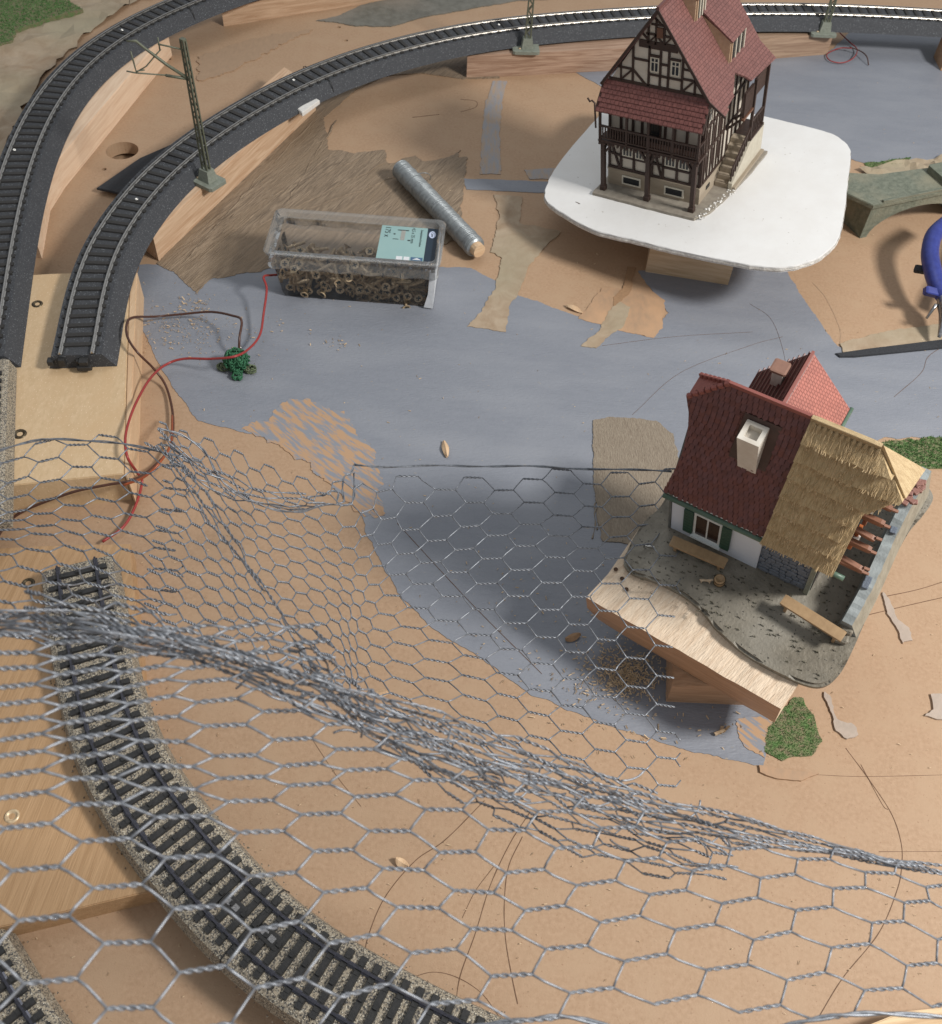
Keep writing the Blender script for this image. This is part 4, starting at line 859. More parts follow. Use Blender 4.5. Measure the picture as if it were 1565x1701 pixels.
# red roof: sheet plus real tiles, half hip at the left
RX = 4.05
T_RED = tilemat('brown_red_roof', (.14, .05, .042), (.08, .025, .022), .26, .2)
xl = lambda z: -.30+.28*math.sin(max(0, min(1, (z-EV)/(7.9-EV)))*math.pi)-.25*max(0, (z-7.2))  # curved verge
def sp(x, z, s=1):  # point on front (s=1) or rear slope
    t = (z-EV)/(RG-EV); y = -.15+(YR+.15)*t
    return Vector((x, y if s > 0 else 2*YR-y, z))
zs = [EV+(7.88-EV)*i/8 for i in range(9)]
front = [sp(xl(z), z) for z in zs]+[sp(.95, RG), sp(RX, RG), sp(RX, EV)]
polysheet('red_roof', front[::-1], T_RED, h2, .12, (1, 0, 0))
rear = [sp(xl(z), z, -1) for z in zs]+[sp(.95, RG, -1), sp(RX, RG, -1), sp(RX, EV, -1)]
polysheet('red_roof', rear, T_RED, h2, -.12, (1, 0, 0))
hipc = mat('hip_red', (.30, .10, .08), (.2, .06, .05), 4, rough=.45, stretch=(1, 6, 6))
polysheet('half_hip', [sp(xl(7.88), 7.88), sp(.95, RG), sp(xl(7.88), 7.88, -1)], hipc, h2, .1, (0, 1, 0))
bar('ridge_cap', h2, (.9, YR, RG+.04), (RX, YR, RG+.04), .12, .2, hipc, (0, 0, 1), .02)
for i in range(7):
    for s in (1, -1):
        a = sp(xl(7.88), 7.88, s).lerp(sp(.95, RG, s), (i+.1)/7); b2 = sp(xl(7.88), 7.88, s).lerp(sp(.95, RG, s), (i+.95)/7); bar('hip_tile', h2, a+Vector((0, 0, .06+.03)), b2+Vector((0, 0, .05)), .16, .2, hipc, (0, 0, 1), .15)
nslope = (sp(1, RG)-sp(1, EV)).normalized(); nn = Vector((0, -nslope.z, nslope.y))
random.seed(9); Ls = (sp(1, RG)-sp(1, EV)).length; rh = .255; TV, TF = [], []
RTM = M['red_tile'] = mat('red_tile', (.175, .062, .052), (.10, .033, .03), 3.5, rough=.38, spec=.5, lo=.3, hi=.7)
def tile_field(x0f, x1f, s0, s1, org, sd, ud, nrm, tw, V, F, skip=None):
    r = 0; s = s0
    while s < s1:
        xa, xb = x0f(s), x1f(s); n = int((xb-xa)/tw)+1; off = tw*.5*(r % 2)
        for i in range(-1, n+1):
            a = xa+i*tw+off; b2 = a+tw*.9; a = max(a, xa); b2 = min(b2, xb)
            if b2-a < tw*.25 or (skip and skip((a+b2)/2, s)): continue
            h = .06+random.uniform(-.03, .045); j = random.uniform(-.03, .03); k = len(V); m = (a+b2)/2
            P_ = lambda x, ss, hh: org+ud*x+sd*ss+nrm*hh
            V += [P_(a, s+.05+j, h), P_(m, s-.03+j, h+.012), P_(b2, s+.05+j, h), P_(b2, s+rh*1.05, .012), P_(a, s+rh*1.05, .012), P_(a, s+.05+j, -.01), P_(m, s-.03+j, -.01), P_(b2, s+.05+j, -.01)]
            F += [(k, k+1, k+2, k+3, k+4), (k+5, k+6, k+1, k), (k+6, k+7, k+2, k+1), (k+5, k, k+4), (k+7, k+3, k+2)]
        s += rh; r += 1
zof = lambda s: EV+(RG-EV)*s/Ls
def xleft(s):
    z = zof(s)
    return xl(z) if z < 7.88 else xl(7.88)+(.95-xl(7.88))*(z-7.88)/(RG-7.88)
org = Vector((0, -.15, EV))
tile_field(xleft, lambda s: RX, 0, Ls-.1, org, nslope, Vector((1, 0, 0)), nn, .215, TV, TF, lambda x, s: 1.7 < x < 3.2 and 3.0 < s < 5.0)
TV2, TF2 = TV, TF
o = mesh('roof_tiles', TV2, TF2, RTM, h2); o['kind'] = 'stuff'
# lead patch and chimney
lead = M['lead'] = mat('dark_lead', (.085, .05, .042), (.06, .038, .032), 3, rough=.5)
pq = lambda x, s, h: org+Vector((x, 0, 0))+nslope*s+nn*h
polysheet('chimney_flashing', [pq(1.72, 2.95, .05), pq(3.2, 2.95, .05), pq(3.22, 5.05, .05), pq(1.8, 5.05, .05)], lead, h2, .06)
CW = M['chimney_white'] = mat('cream_white_chimney', (.68, .64, .57), (.55, .50, .43), 1.6, rough=.5)
bm = bmesh.new(); A0 = [(2.22, .95), (2.92, .95), (2.92, 1.75), (2.22, 1.75)]; zb, ztp = 5.6, 8.15
lo = [bm.verts.new((x, y, zb)) for x, y in A0]; hi = [bm.verts.new((2.57+(x-2.57)*1.22-.18, 1.35+(y-1.35)*1.1+.02, ztp)) for x, y in A0]; hi2 = [bm.verts.new((2.57+(x-2.57)*.72-.18, 1.35+(y-1.35)*.66+.02, ztp)) for x, y in A0]; dn = [bm.verts.new((2.57+(x-2.57)*.72-.18, 1.35+(y-1.35)*.66+.02, ztp-.3)) for x, y in A0]
for i in range(4):
    j = (i+1) % 4; bm.faces.new((lo[i], lo[j], hi[j], hi[i])); bm.faces.new((hi[i], hi[j], hi2[j], hi2[i])); bm.faces.new((hi2[i], hi2[j], dn[j], dn[i]))
bm.faces.new(dn); bmesh.ops.recalc_face_normals(bm, faces=bm.faces)
me = bpy.data.meshes.new('chimney'); bm.to_mesh(me); bm.free(); me.materials.append(CW); inst('chimney', me, h2)
# thatched roof: courses with wavy lower edges plus straw strands
TH = M['thatch'] = mat('straw_thatch', (.56, .42, .235), (.38, .27, .135), 3.2, stretch=(5, .7, .7), rough=.65, bump=.05, bscale=6, dist=.5, lo=.35, hi=.62)
TH2 = M['straw'] = mat('straw_strand', (.62, .47, .28), (.46, .33, .17), 3, rough=.6)
def xr(s):   # right edge: straight low, bulging out over the ruin, hip at the top
    z = zof(s); t = s/Ls
    return 6.95+(0 if t < .5 else 1.0*min(1, (t-.5)/.22)**1.5) if t < .74 else 7.95-(t-.74)/.26*1.45
nrow = 7
for c in range(nrow):
    s0, s1 = Ls*c/nrow-.02, Ls*(c+1.25)/nrow; s1 = min(s1, Ls); V, F = [], []; nxp = 34; nsp = 6
    for j in range(nsp+1):
        t = j/nsp; s = s0+(s1-s0)*t
        for i in range(nxp+1):
            u = i/nxp; x = RX+(xr(min(s, Ls))-RX)*u; wv = .10*noise.noise(Vector((x*1.6, c*5, 0))) if j == 0 else 0
            V.append(pq(x, max(-.02, s+wv), .36*(1-t)+.06+.03*noise.noise(Vector((x*6, s*2, c)))))
    for j in range(nsp):
        for i in range(nxp): a = j*(nxp+1)+i; F.append((a, a+1, a+nxp+2, a+nxp+1))
    k = len(V)
    for i in range(nxp+1): V.append(V[i]-nn*.34+nslope*.07)
    for i in range(nxp): F.append((k+i, k+i+1, i+1, i))
    for j in range(nsp): a = j*(nxp+1)+nxp; b2 = (j+1)*(nxp+1)+nxp; q = len(V); V += [V[a]-nn*.2, V[b2]-nn*.2]; F.append((a, q, q+1, b2))
    mesh('thatch_course', V, F, TH, h2)
polysheet('thatch_underside', [pq(RX, 0, .08), pq(6.95, 0, .08), pq(6.95, Ls*.5, .08), pq(7.7, Ls*.7, .08), pq(7.9, Ls*.75, .08), pq(6.5, Ls, .08), pq(RX, Ls, .08)], TH, h2, .1)
RPt = [sp(RX, EV, -1), sp(7.9, EV, -1), sp(8.0, 7.6, -1), sp(6.5, RG, -1), sp(RX, RG, -1)]
polysheet('rear_thatch', RPt, TH, h2, -.2)
# hip of the thatch at the right end
TPALE = mat('pale_thatch', (.55, .42, .24), (.42, .30, .16), 3, stretch=(1, 4, 1), rough=.6, bump=.03)
polysheet('thatch_hip', [pq(7.9, Ls*.74, .14), sp(8.05, 7.6, -1), sp(6.5, RG+.1, -1)], TPALE, h2, -.12)
V, F = [], []; random.seed(21)
for i in range(800):
    s = random.uniform(0, Ls*.99); x = random.uniform(RX+.03, xr(s)-.05); c = int(s/Ls*nrow); t = (s/Ls*nrow-c)/1.25; l = random.uniform(.18, .42); h = .36*(1-t)+.07; w = random.uniform(.007, .014); dx = random.uniform(-.07, .07)
    p = pq(x, s, h+.015); q = pq(x+dx, max(c*Ls/nrow-.05, s-l), h+.03+.02*random.random()+l*.29*nrow/Ls/1.25*.9); k = len(V)
    V += [p-Vector((w, 0, 0)), p+Vector((w, 0, 0)), q+Vector((w, 0, 0)), q-Vector((w, 0, 0)), (p+q)/2+nn*w*1.6]; F += [(k, k+1, k+4), (k+1, k+2, k+4), (k+2, k+3, k+4), (k+3, k, k+4)]
o = mesh('straw_strands', V, F, TH2, h2); o['kind'] = 'stuff'
for i in range(12):   # ridge of the thatch: short bundles
    x = RX+.05+i*.21; bar('ridge_bundle', h2, pq(x+.1, Ls-.02, .16), pq(x+.1, Ls-.55-.12*(i % 2), .2), .15, .08, TPALE if i % 3 else TH, nn, .2)
bar('ridge_cap', h2, pq(RX, Ls+.05, .1), pq(6.55, Ls+.05, .1), .2, .25, TPALE, (0, 0, 1), .1)
# rear wing; tile colours paint in a lit right slope and a shaded left one
WX0, WZ, WY0, WY1, WH = 2.95, RG, YR, 4.85, 1.85
W_LIT = tilemat('lit_wing_tiles', (.42, .16, .125), (.28, .10, .08), .17, .15)
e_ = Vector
polysheet('wing_roof', [e_((WX0+WH, WY0, 6.55)), e_((WX0+WH, WY1, 6.55)), e_((WX0, WY1, WZ)), e_((WX0, WY0, WZ))], W_LIT, h2, .1, (0, 1, 0))
polysheet('wing_roof', [e_((WX0-WH, WY1, 6.55)), e_((WX0-WH, WY0, 6.55)), e_((WX0, WY0, WZ)), e_((WX0, WY1, WZ))], tilemat('shaded_wing_tiles', (.17, .065, .052), (.09, .03, .026), .2, .6), h2, .1, (0, -1, 0))
for i in range(11):
    t = (i+.5)/11; bar('wing_batten', h2, (WX0-WH*t-.03, WY0+.3, WZ-2.5*t+.06), (WX0-WH*t-.03, WY1+.02, WZ-2.5*t+.06), .05, .06, M['red_tile'], (-.8, 0, .6))
bar('ridge_cap', h2, (WX0, WY0, WZ+.03), (WX0, WY1, WZ+.03), .1, .14, W_LIT, (0, 0, 1))
box('wing_wall', h2, (WX0, 4.6, 3.2), (3.2, .3, 6.4), BW)
polysheet('wing_gable', [e_((WX0-1.6, 4.74, 6.3)), e_((WX0+1.6, 4.74, 6.3)), e_((WX0, 4.74, 8.8))], BW, h2, .1)
tube('gutter', [(WX0+WH+.05, 2.6, 6.48), (WX0+WH+.05, WY1+.1, 6.48)], .08, GR, h2, 6)
box('wing_chimney', h2, (2.2, 3.75, 8.55), (.40, .40, .9), CW); box('chimney_cap', h2, (2.2, 3.75, 9.05), (.62, .58, .14), mat('brown_cap', (.26, .14, .1), None, 4), None, .1)
# ruined end: dark inside, broken beams
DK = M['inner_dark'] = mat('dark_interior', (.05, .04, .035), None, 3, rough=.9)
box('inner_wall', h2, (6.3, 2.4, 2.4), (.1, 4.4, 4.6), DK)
BB = M['broken_beam'] = mat('reddish_broken_beam', (.30, .14, .085), (.19, .085, .05), 4, rough=.5); OR = mat('orange_plastic', (.50, .16, .05), (.4, .11, .035), 4, rough=.4)
random.seed(31)
for i, (y, z, L_) in enumerate(((.55, 3.6, 1.25), (.95, 4.3, 1.2), (1.25, 4.9, 1.15), (1.6, 5.4, 1.2), (2.0, 6.0, 1.2), (2.35, 6.5, 1.1), (.75, 2.8, 1.3), (2.7, 6.9, 1.0))):
    bar('broken_beam', h2, (6.35, y, z), (6.55+L_, y+random.uniform(-.05, .1), z+random.uniform(-.25, .05)), .2+.1*(i % 2), .22, BB, (0, -1, 0), .1)
    p = Vector((6.55+L_, y, z-.1)); bar('splintered_end', h2, p, p+Vector((.22, .03, -.04)), .09, .1, BB)
for i, (y, z) in enumerate(((1.1, 4.0), (1.75, 5.0), (2.15, 5.6), (2.5, 6.2))):
    bar('cross_beam', h2, (7.0+.1*(i % 2), y, z-.6), (7.05, y+.35, z+.8), .17, .16, BB if i % 2 else OR, (1, 0, 0), .1)
    box('roof_panel', h2, (6.95, y+.1, z+.15), (.5, .35, .12), M['white_edge'] if i < 2 else OR, Matrix.Rotation(.8, 3, 'X'), .1)
box('orange_board', h2, (7.3, 2.6, 6.7), (.9, .5, .5), OR, Matrix.Rotation(.4, 3, 'X'), .1)
# ruined boundary wall along the right side
V, F = [], []; n = 44
WG = M['grey_wall'] = mat('grey_ruin_wall', (.27, .30, .30), (.18, .20, .20), 2.5, rough=.55, bump=.02, bscale=8, c3=(.35, .38, .38))
for i in range(n+1):
    t = i/n; y = -.75+7.3*t; x = 8.2+.05*math.sin(t*7); st = .95+1.0*t+.13*math.sin(t*9)+.05*math.sin(t*31)
    hgt = st+.06*noise.noise(Vector((y*4, 0, 0))); w = .26+.03*noise.noise(Vector((y*3, 4, 0)))
    V += [Vector((x-.3, y, 0)), Vector((x-.22, y, hgt)), Vector((x-.22+w*1.6, y, hgt*.97)), Vector((x+.55, y, .0))]
for i in range(n):
    for k in range(3): a = i*4+k; F.append((a, a+4, a+5, a+1))
F += [(0, 1, 2, 3), (n*4+3, n*4+2, n*4+1, n*4)]
rw = mesh('ruined_wall', V, F, WG, h2); rw.data.materials.append(mat('concrete_ramp', (.30, .275, .215), (.22, .2, .155), 2, rough=.6, bump=.02))
for i, f in enumerate(rw.data.polygons):
    if i < n*3 and i % 3 == 2: f.material_index = 1
for y, h in ((-.75, .6), (-1.1, .35)): box('wall_rubble', h2, (8.25, y, h/2), (.55, .5, h), MD, Matrix.Rotation(.2, 3, 'Z'), .15)
for i in range(16): box('loose_brick', h2, (8.0+random.uniform(0, .35), 4.6+random.uniform(0, 1.3), 1.95+random.uniform(0, .12)), (.3, .2, .13), mat('brick_red', (.28, .14, .11), (.2, .09, .07), 4) if i == 0 else bpy.data.materials['brick_red'], Matrix.Rotation(random.uniform(-.6, .6), 3, 'Z'), .1)
for y in (.9, 1.15, 3.6): box('dark_stone', h2, (8.15, y, 1.36+.1*(y > 2)), (.26, .3, .14), SS, Matrix.Rotation(.1, 3, 'Z'), .1)
# benches, barrel and dog stand on the base: things of their own
def world2(p): return T2_ @ Vector(p)
def bench(p, L_, rot, label, h=.55):
    b = empty('bench', world2(p), R2 @ Matrix.Rotation(rot, 3, 'Z')); setp(b, label=label, cat='bench', group='benches in front of the thatched house')
    box('seat', b, (0, 0, h), (L_, .48, .14), TN, None, .03)
    for s in (-1, 1): box('leg', b, (s*L_*.4, 0, h/2-.03), (.12, .36, h-.06), TN, None, .03)
bench((1.65, -.62, 0), 2.5, .05, 'tan bench standing below the shuttered window')
bench((6.95, -1.1, 0), 2.75, -.12, 'longer tan bench standing out in the yard near the ruined wall', .7)
b = empty('barrel', world2((2.96, -1.24, 0)), R2); setp(b, label='tiny tan wooden tub standing in the yard', cat='tub')
prof = [(.20, 0), (.235, .12), (.245, .25), (.23, .38), (.21, .46), (.16, .46), (.15, .40)]; V, F = [], []; n = 14
for a, z in prof: V += [(a*math.cos(6.2832*i/n), a*math.sin(6.2832*i/n), z) for i in range(n)]
for k in range(len(prof)-1): F += [(k*n+i, k*n+(i+1) % n, (k+1)*n+(i+1) % n, (k+1)*n+i) for i in range(n)]
F.append(tuple((len(prof)-1)*n+i for i in range(n))); mesh('staves', V, F, TN, b, True)
for z in (.1, .36): tube('hoop', [(.245*math.cos(a*.449), .245*math.sin(a*.449), z) for a in range(15)], .015, M['screw_dark'], b, 5)
fig = M['figure'] = mat('cream_figure', (.55, .45, .33), (.4, .3, .2), 6, rough=.5)
d = empty('dog', world2((2.45, -1.5, 0)), R2 @ Matrix.Rotation(.4, 3, 'Z')); setp(d, label='tiny cream model animal standing beside the tub', cat='animal figure')
def skin(name, pts, edges, radii, m, parent):
    me = bpy.data.meshes.new(name); me.from_pydata(pts, edges, []); o = bpy.data.objects.new(name, me); C.objects.link(o); me.materials.append(m)
    md = o.modifiers.new('Skin', 'SKIN'); 
    if not me.skin_vertices:
        bpy.context.view_layer.update()
    for i, r in enumerate(radii): me.skin_vertices[0].data[i].radius = (r, r)
    me.skin_vertices[0].data[0].use_root = True
    o.modifiers.new('Subdivision', 'SUBSURF').levels = 1; o.modifiers['Subdivision'].render_levels = 1; o.parent = parent; return o
try:
    skin('body', [(0, 0, .22), (.16, 0, .24), (-.16, 0, .22), (.24, 0, .34), (.33, 0, .33), (.17, .05, .1), (.17, .05, 0), (.17, -.05, .1), (.17, -.05, 0), (-.17, .05, .1), (-.16, .05, 0), (-.17, -.05, .1), (-.16, -.05, 0), (-.26, 0, .28)],
         [(0, 1), (0, 2), (1, 3), (3, 4), (1, 5), (5, 6), (1, 7), (7, 8), (2, 9), (9, 10), (2, 11), (11, 12), (2, 13)], [.06, .065, .055, .05, .03, .028, .02, .028, .02, .03, .02, .03, .02, .015], fig, d)
except Exception as ex_:
    print('skin failed', ex_)
    tube('body', [(-.2, 0, .22), (0, 0, .23), (.18, 0, .25), (.26, 0, .34), (.35, 0, .33)], [.05, .07, .07, .05, .03], fig, d, 8)
    for sx in (-1, 1):
        for sy in (-1, 1): tube('leg', [(.16*sx, .05*sy, .2), (.17*sx, .05*sy, 0)], [.03, .02], fig, d, 6)
bx = world2((-.55, -1.15, .02)); o = mesh('paint_fleck', [(0, 0, 0), (.35, .1, .02), (.4, .02, .05), (.12, -.06, .03), (-.05, -.08, 0), (0, 0, -.04), (.2, 0, -.04)], [(0, 1, 2, 3, 4), (0, 5, 6, 1), (4, 3, 6, 5), (3, 2, 1, 6), (0, 4, 5)], M['white_plastic']); o.matrix_world = Matrix.Translation(bx) @ R2.to_4x4(); setp(o, label='white paint fleck on the left tip of the muddy base', cat='fleck')
# ------------------------------------------------------------------ hexagonal wire mesh (one net: two sheets meeting in a crumpled fold)
net = empty('wire_mesh', WD(650, 1200, 22)); setp(net, label='crumpled sheet of galvanised hexagonal chicken wire arching over the foreground', cat='wire mesh'); NO = net.location.copy()
PC, TWI, RW = 1.3, .62, .027      # column pitch (cm), twisted share of the pitch, wire radius
class RBF:
    def __init__(s, ctrl, reg=0.02):
        A = np.array(ctrl, float); s.c = A[:, :2]*[1, 1]; n = len(A); K = s.k(s.c[:, None]-s.c[None]); K += np.eye(n)*reg*10
        P_ = np.c_[np.ones(n), s.c]; Mx = np.block([[K, P_], [P_.T, np.zeros((3, 3))]]); s.w = np.linalg.solve(Mx, np.r_[A[:, 2:], np.zeros((3, A.shape[1]-2))])
    def k(s, d):
        r = np.sqrt((d**2).sum(-1))+1e-9; return r*r*np.log(r)
    def __call__(s, c, t):
        q = np.array([c, t], float); return np.r_[s.k(q-s.c), 1, q] @ s.w
class Lattice:
    def __init__(s, ctrl, depth=None, amp=0.0, seed=0, zmode=False, reg=.02, lowamp=0.0):
        s.f = RBF(ctrl, reg); s.depth = depth; s.amp = amp; s.seed = seed; s.z = zmode; s.low = lowamp; s.cache = {}
    def __call__(s, c, t):
        k = (round(c, 3), round(t, 3))
        if k in s.cache: return s.cache[k]
        r = s.f(c, t); u, v = r[0], r[1]
        q = Vector((c*.9+s.seed*3.1, t*.9, s.seed))
        if s.z: p = W(u, v, r[2])
        else: p = WD(u, v, s.depth(u, v) if s.depth else r[2])
        p = p+noise.noise_vector(q)*s.amp+noise.noise_vector(q*.35)*s.low
        s.cache[k] = p; return p
def twist(V, F, a, b, r=RW, rr=.034, k=4, turns=2.2):
    d = b-a; L_ = d.length
    if L_ < .02: return
    if L_ > 3.2: return
    d.normalize(); n = d.orthogonal().normalized(); m = d.cross(n); st = 14; ph0 = random.random()*6
    for h in (0, math.pi):
        path = []
        for i in range(st+1):
            t = i/st; ph = ph0+h+t*turns*2*math.pi; q = rr*min(1, 6*t+.25, 6*(1-t)+.25); path.append(a+d*(L_*t)+n*(math.cos(ph)*q)+m*(math.sin(ph)*q))
        tube_geo(path, r, k, V, F, False)
def single(V, F, a, b, r=RW):
    if (a-b).length > 2.6 or (a-b).length < .02: return
    d = b-a; n = Vector((random.uniform(-1, 1), random.uniform(-1, 1), random.uniform(-1, 1)))*d.length*.03
    tube_geo([a, a.lerp(b, .3)+n, a.lerp(b, .7)+n*.6, b], r, 5, V, F, True)
def sheet(name, lat, cols, rows, keep, mat_=None, scale=1.0, jit=0.0):
    V, F = [], []; hl = TWI/2; nodes = set()
    for c in range(cols[0], cols[1]+1):
        t = rows[0]+(.5 if c % 2 else 0)
        while t <= rows[1]:
            if keep(c, t, *lat.f(c, t)[:2]): nodes.add((c, t))
            t += 1
    for (c, t) in nodes:
        a, b = lat(c-hl, t), lat(c+hl, t); twist(V, F, a-NO, b-NO, RW*scale, .030*scale)
        for dt in (-.5, .5):
            if (c+1, t+dt) in nodes: single(V, F, b-NO, lat(c+1-hl, t+dt)-NO, RW*scale)
            elif random.random() < .45 and (c+1) > cols[1]-1: single(V, F, b-NO, b.lerp(lat(c+1-hl, t+dt), .5)-NO, RW*scale)
    return mesh(name, V, F, mat_ or M['zinc'], net, True)
# --- front sheet: twist positions read along its rows: (column, row, u, v)
FB = [(0, -1, 61, 1438), (0, 0, 74, 1524), (0, 1, 82, 1629), (1, -.5, 200, 1468), (1, .5, 213, 1559), (1, 1.5, 217, 1673), (1, -1.5, 176, 1391), (2, 0, 327, 1506), (2, 1, 331, 1612), (3, -.5, 458, 1449), (3, -1.5, 431, 1381), (3, -2.5, 417, 1330), (3, -3.5, 403, 1293), (3, -4.5, 391, 1258), (3, -5.5, 376, 1203),
 (4, 0, 577, 1473), (4, 1, 593, 1555), (4, -1, 552, 1411), (4, -2, 536, 1351), (4, -3, 511, 1303), (4, -4, 499, 1269), (4, -5, 483, 1228), (5, .5, 697, 1501), (5, -.5, 668, 1441), (5, -1.5, 645, 1377), (5, -2.5, 618, 1318), (5, -3.5, 609, 1275), (5, -4.5, 581, 1244), (5, 1.5, 726, 1571), (5, 2.5, 759, 1663),
 (6, 0, 791, 1481), (6, 1, 820, 1550), (6, 2, 856, 1626), (6, -1, 762, 1414), (6, -2, 738, 1344), (7, .5, 909, 1509), (7, -.5, 872, 1445), (7, -1.5, 843, 1373), (7, 1.5, 943, 1577), (7, 2.5, 985, 1650), (8, 0, 992, 1466), (8, 1, 1034, 1526), (8, -1, 953, 1404), (9, .5, 1109, 1482), (9, 1.5, 1157, 1537), (9, 2.5, 1209, 1600), (9, 3.5, 1261, 1668),
 (10, 0, 1180, 1443), (10, 1, 1232, 1495), (10, 2, 1284, 1552), (10, 3, 1335, 1615), (11, -.5, 1241, 1407), (11, .5, 1293, 1456), (11, 1.5, 1355, 1511), (11, 2.5, 1413, 1569), (11, 3.5, 1468, 1639), (12, 0, 1351, 1430), (12, 1, 1413, 1477), (12, 2, 1478, 1535), (12, 3, 1533, 1608), (13, .5, 1462, 1451), (13, 1.5, 1526, 1499), (14, 0, 1513, 1438),
 (1, -2.5, 165, 1335), (1, -3.5, 155, 1293), (1, -4.5, 150, 1257), (1, -5.5, 147, 1225), (1, -6.5, 142, 1195), (1, -7.5, 138, 1165), (1, -9.5, 130, 1115), (1, -11.5, 125, 1070), (-1, -1.5, -70, 1420), (-1, -4.5, -80, 1290), (-1, -7.5, -80, 1190), (-1, -10.5, -80, 1090), (3, -6.5, 365, 1160), (3, -7.5, 352, 1125), (3, -9.5, 330, 1085),
 (6, -3, 715, 1292), (8, -2, 925, 1352), (10, -1, 1135, 1392), (12, -1, 1300, 1388), (14, -1, 1470, 1410), (15, 2, 1660, 1500), (-1, 1.5, -60, 1690), (3, 2, 470, 1680)]
ridge_v = lambda u: float(np.interp(u, [600, 690, 785, 880, 975, 1070, 1165, 1255, 1345, 1430, 1520, 1610], [1180, 1218, 1250, 1285, 1316, 1343, 1366, 1385, 1404, 1420, 1438, 1455]))
DB = lambda u, v: 19.7+5*(u-782)/1000-4*(v-1480)/1000
latB = Lattice(FB, DB, .05, 1, reg=.05, lowamp=.12)
sheet('front_sheet', latB, (-2, 16), (-12, 6), lambda c, t, u, v: v > 1040 and u < 1800 and v < 1900 and not (u > 600 and v < ridge_v(u)-4) and not (v > 1665+.0*u and u > 800 and v > 1700))
# --- back sheet lying over the board towards the thatched house: (column, row, u, v, z)
BA = [(-1, 1.5, 1078, 837, 5.5), (-2, 1, 1031, 822, 5.5), (-4, 1, 936, 817, 5.4), (-6, 1, 837, 814, 5.4), (-8, 1, 742, 812, 5.4), (-9, 1.5, 688, 834, 5.4), (-10, 1, 640, 812, 5.5), (-6, 2, 833, 854, 5.4), (-4, 2, 934, 856, 5.4), (-8, 2, 734, 855, 5.4), (-9, 2.5, 680, 877, 5.4), (-6, 3, 825, 889, 5.4), (-4, 3, 924, 890, 5.4), (-8, 3, 726, 896, 5.4), (-3, 3.5, 976, 911, 5.4), (-9, 3.5, 673, 918, 5.4),
 (-6, 4, 817, 928, 5.4), (-4, 4, 922, 927, 5.4), (-8, 4, 716, 933, 5.4), (-9, 4.5, 657, 953, 5.4), (-3, 4.5, 970, 950, 5.4), (-6, 5, 809, 969, 5.4), (-4, 5, 916, 970, 5.4), (-8, 5, 702, 968, 5.4), (-3, 5.5, 966, 993, 5.4), (-9, 5.5, 649, 988, 5.5), (-6, 6, 803, 1014, 5.5), (-4, 6, 912, 1015, 5.5), (-8, 6, 694, 1011, 5.5), (-9, 6.5, 639, 1021, 5.8), (-6, 7, 795, 1057, 5.6), (-4, 7, 908, 1060, 5.6), (-8, 7, 682, 1044, 5.7), (-9, 7.5, 627, 1047, 6.2),
 (-6, 8, 789, 1094, 6), (-4, 8, 900, 1102, 6), (-8, 8, 667, 1070, 6.2), (-5, 8.5, 841, 1120, 6.3), (-4, 9, 898, 1146, 6.5), (-4, 10, 894, 1186, 7.2), (-6, 10, 790, 1160, 7.4), (-8, 10, 668, 1130, 7.6), (-6, 12, 790, 1235, 9), (-4, 12, 900, 1262, 9), (-2, 12, 1010, 1290, 8.5), (-8, 12, 660, 1180, 9.3),
 (0, 0, 1118, 778, 5.5), (-5, 0, 880, 776, 5.4), (-10, 0, 605, 774, 5.6), (0, 2, 1112, 850, 5.5), (0, 3.5, 1110, 900, 5.4), (0, 5.5, 1108, 1000, 5.4), (0, 7, 1100, 1076, 5.3), (0, 8, 1104, 1126, 5.5), (0, 9, 1104, 1172, 5.8), (0, 10, 1103, 1215, 6.2), (0, 11, 1104, 1257, 6.8), (0, 12, 1106, 1302, 7.4), (-2, 10, 1003, 1202, 7),
 (-12, .5, 570, 822, 6.3), (-14, 1, 510, 828, 7), (-12, 3, 580, 910, 6.4), (-14, 3, 520, 885, 7), (-12, 5, 578, 960, 6.6), (-14, 5, 522, 930, 7.4), (-12, 7, 575, 1005, 7.4), (-14, 7, 525, 978, 8.2), (-13, 9, 555, 1048, 9), (-13, 11, 565, 1095, 10.5),
 (-16, .5, 450, 792, 8), (-18, .5, 400, 768, 9), (-16, 2, 455, 840, 8.2), (-18, 3, 408, 850, 9.4), (-17, 5, 435, 905, 9.4), (-17, 7, 445, 960, 10), (-17, 9, 455, 1015, 11), (-17, 11, 460, 1065, 12), (-21, .5, 325, 735, 10.5), (-21, 3, 335, 800, 10.8), (-21, 5, 345, 855, 11.2), (-21, 7, 350, 915, 11.6), (-21, 9, 355, 965, 12.5), (-21, 11, 350, 1020, 13.5), (-24, .5, 272, 716, 11.5), (-24, 4, 278, 800, 11.8), (-24, 8, 262, 900, 12.5), (-24, 11, 250, 980, 14)]
latA = Lattice(BA, None, .035, 2, zmode=True, reg=.03, lowamp=.10)
sheet('back_sheet', latA, (-24, 0), (0, 13), lambda c, t, u, v: u < 1122 and (v > 776 or u < 590) and v < 1400)
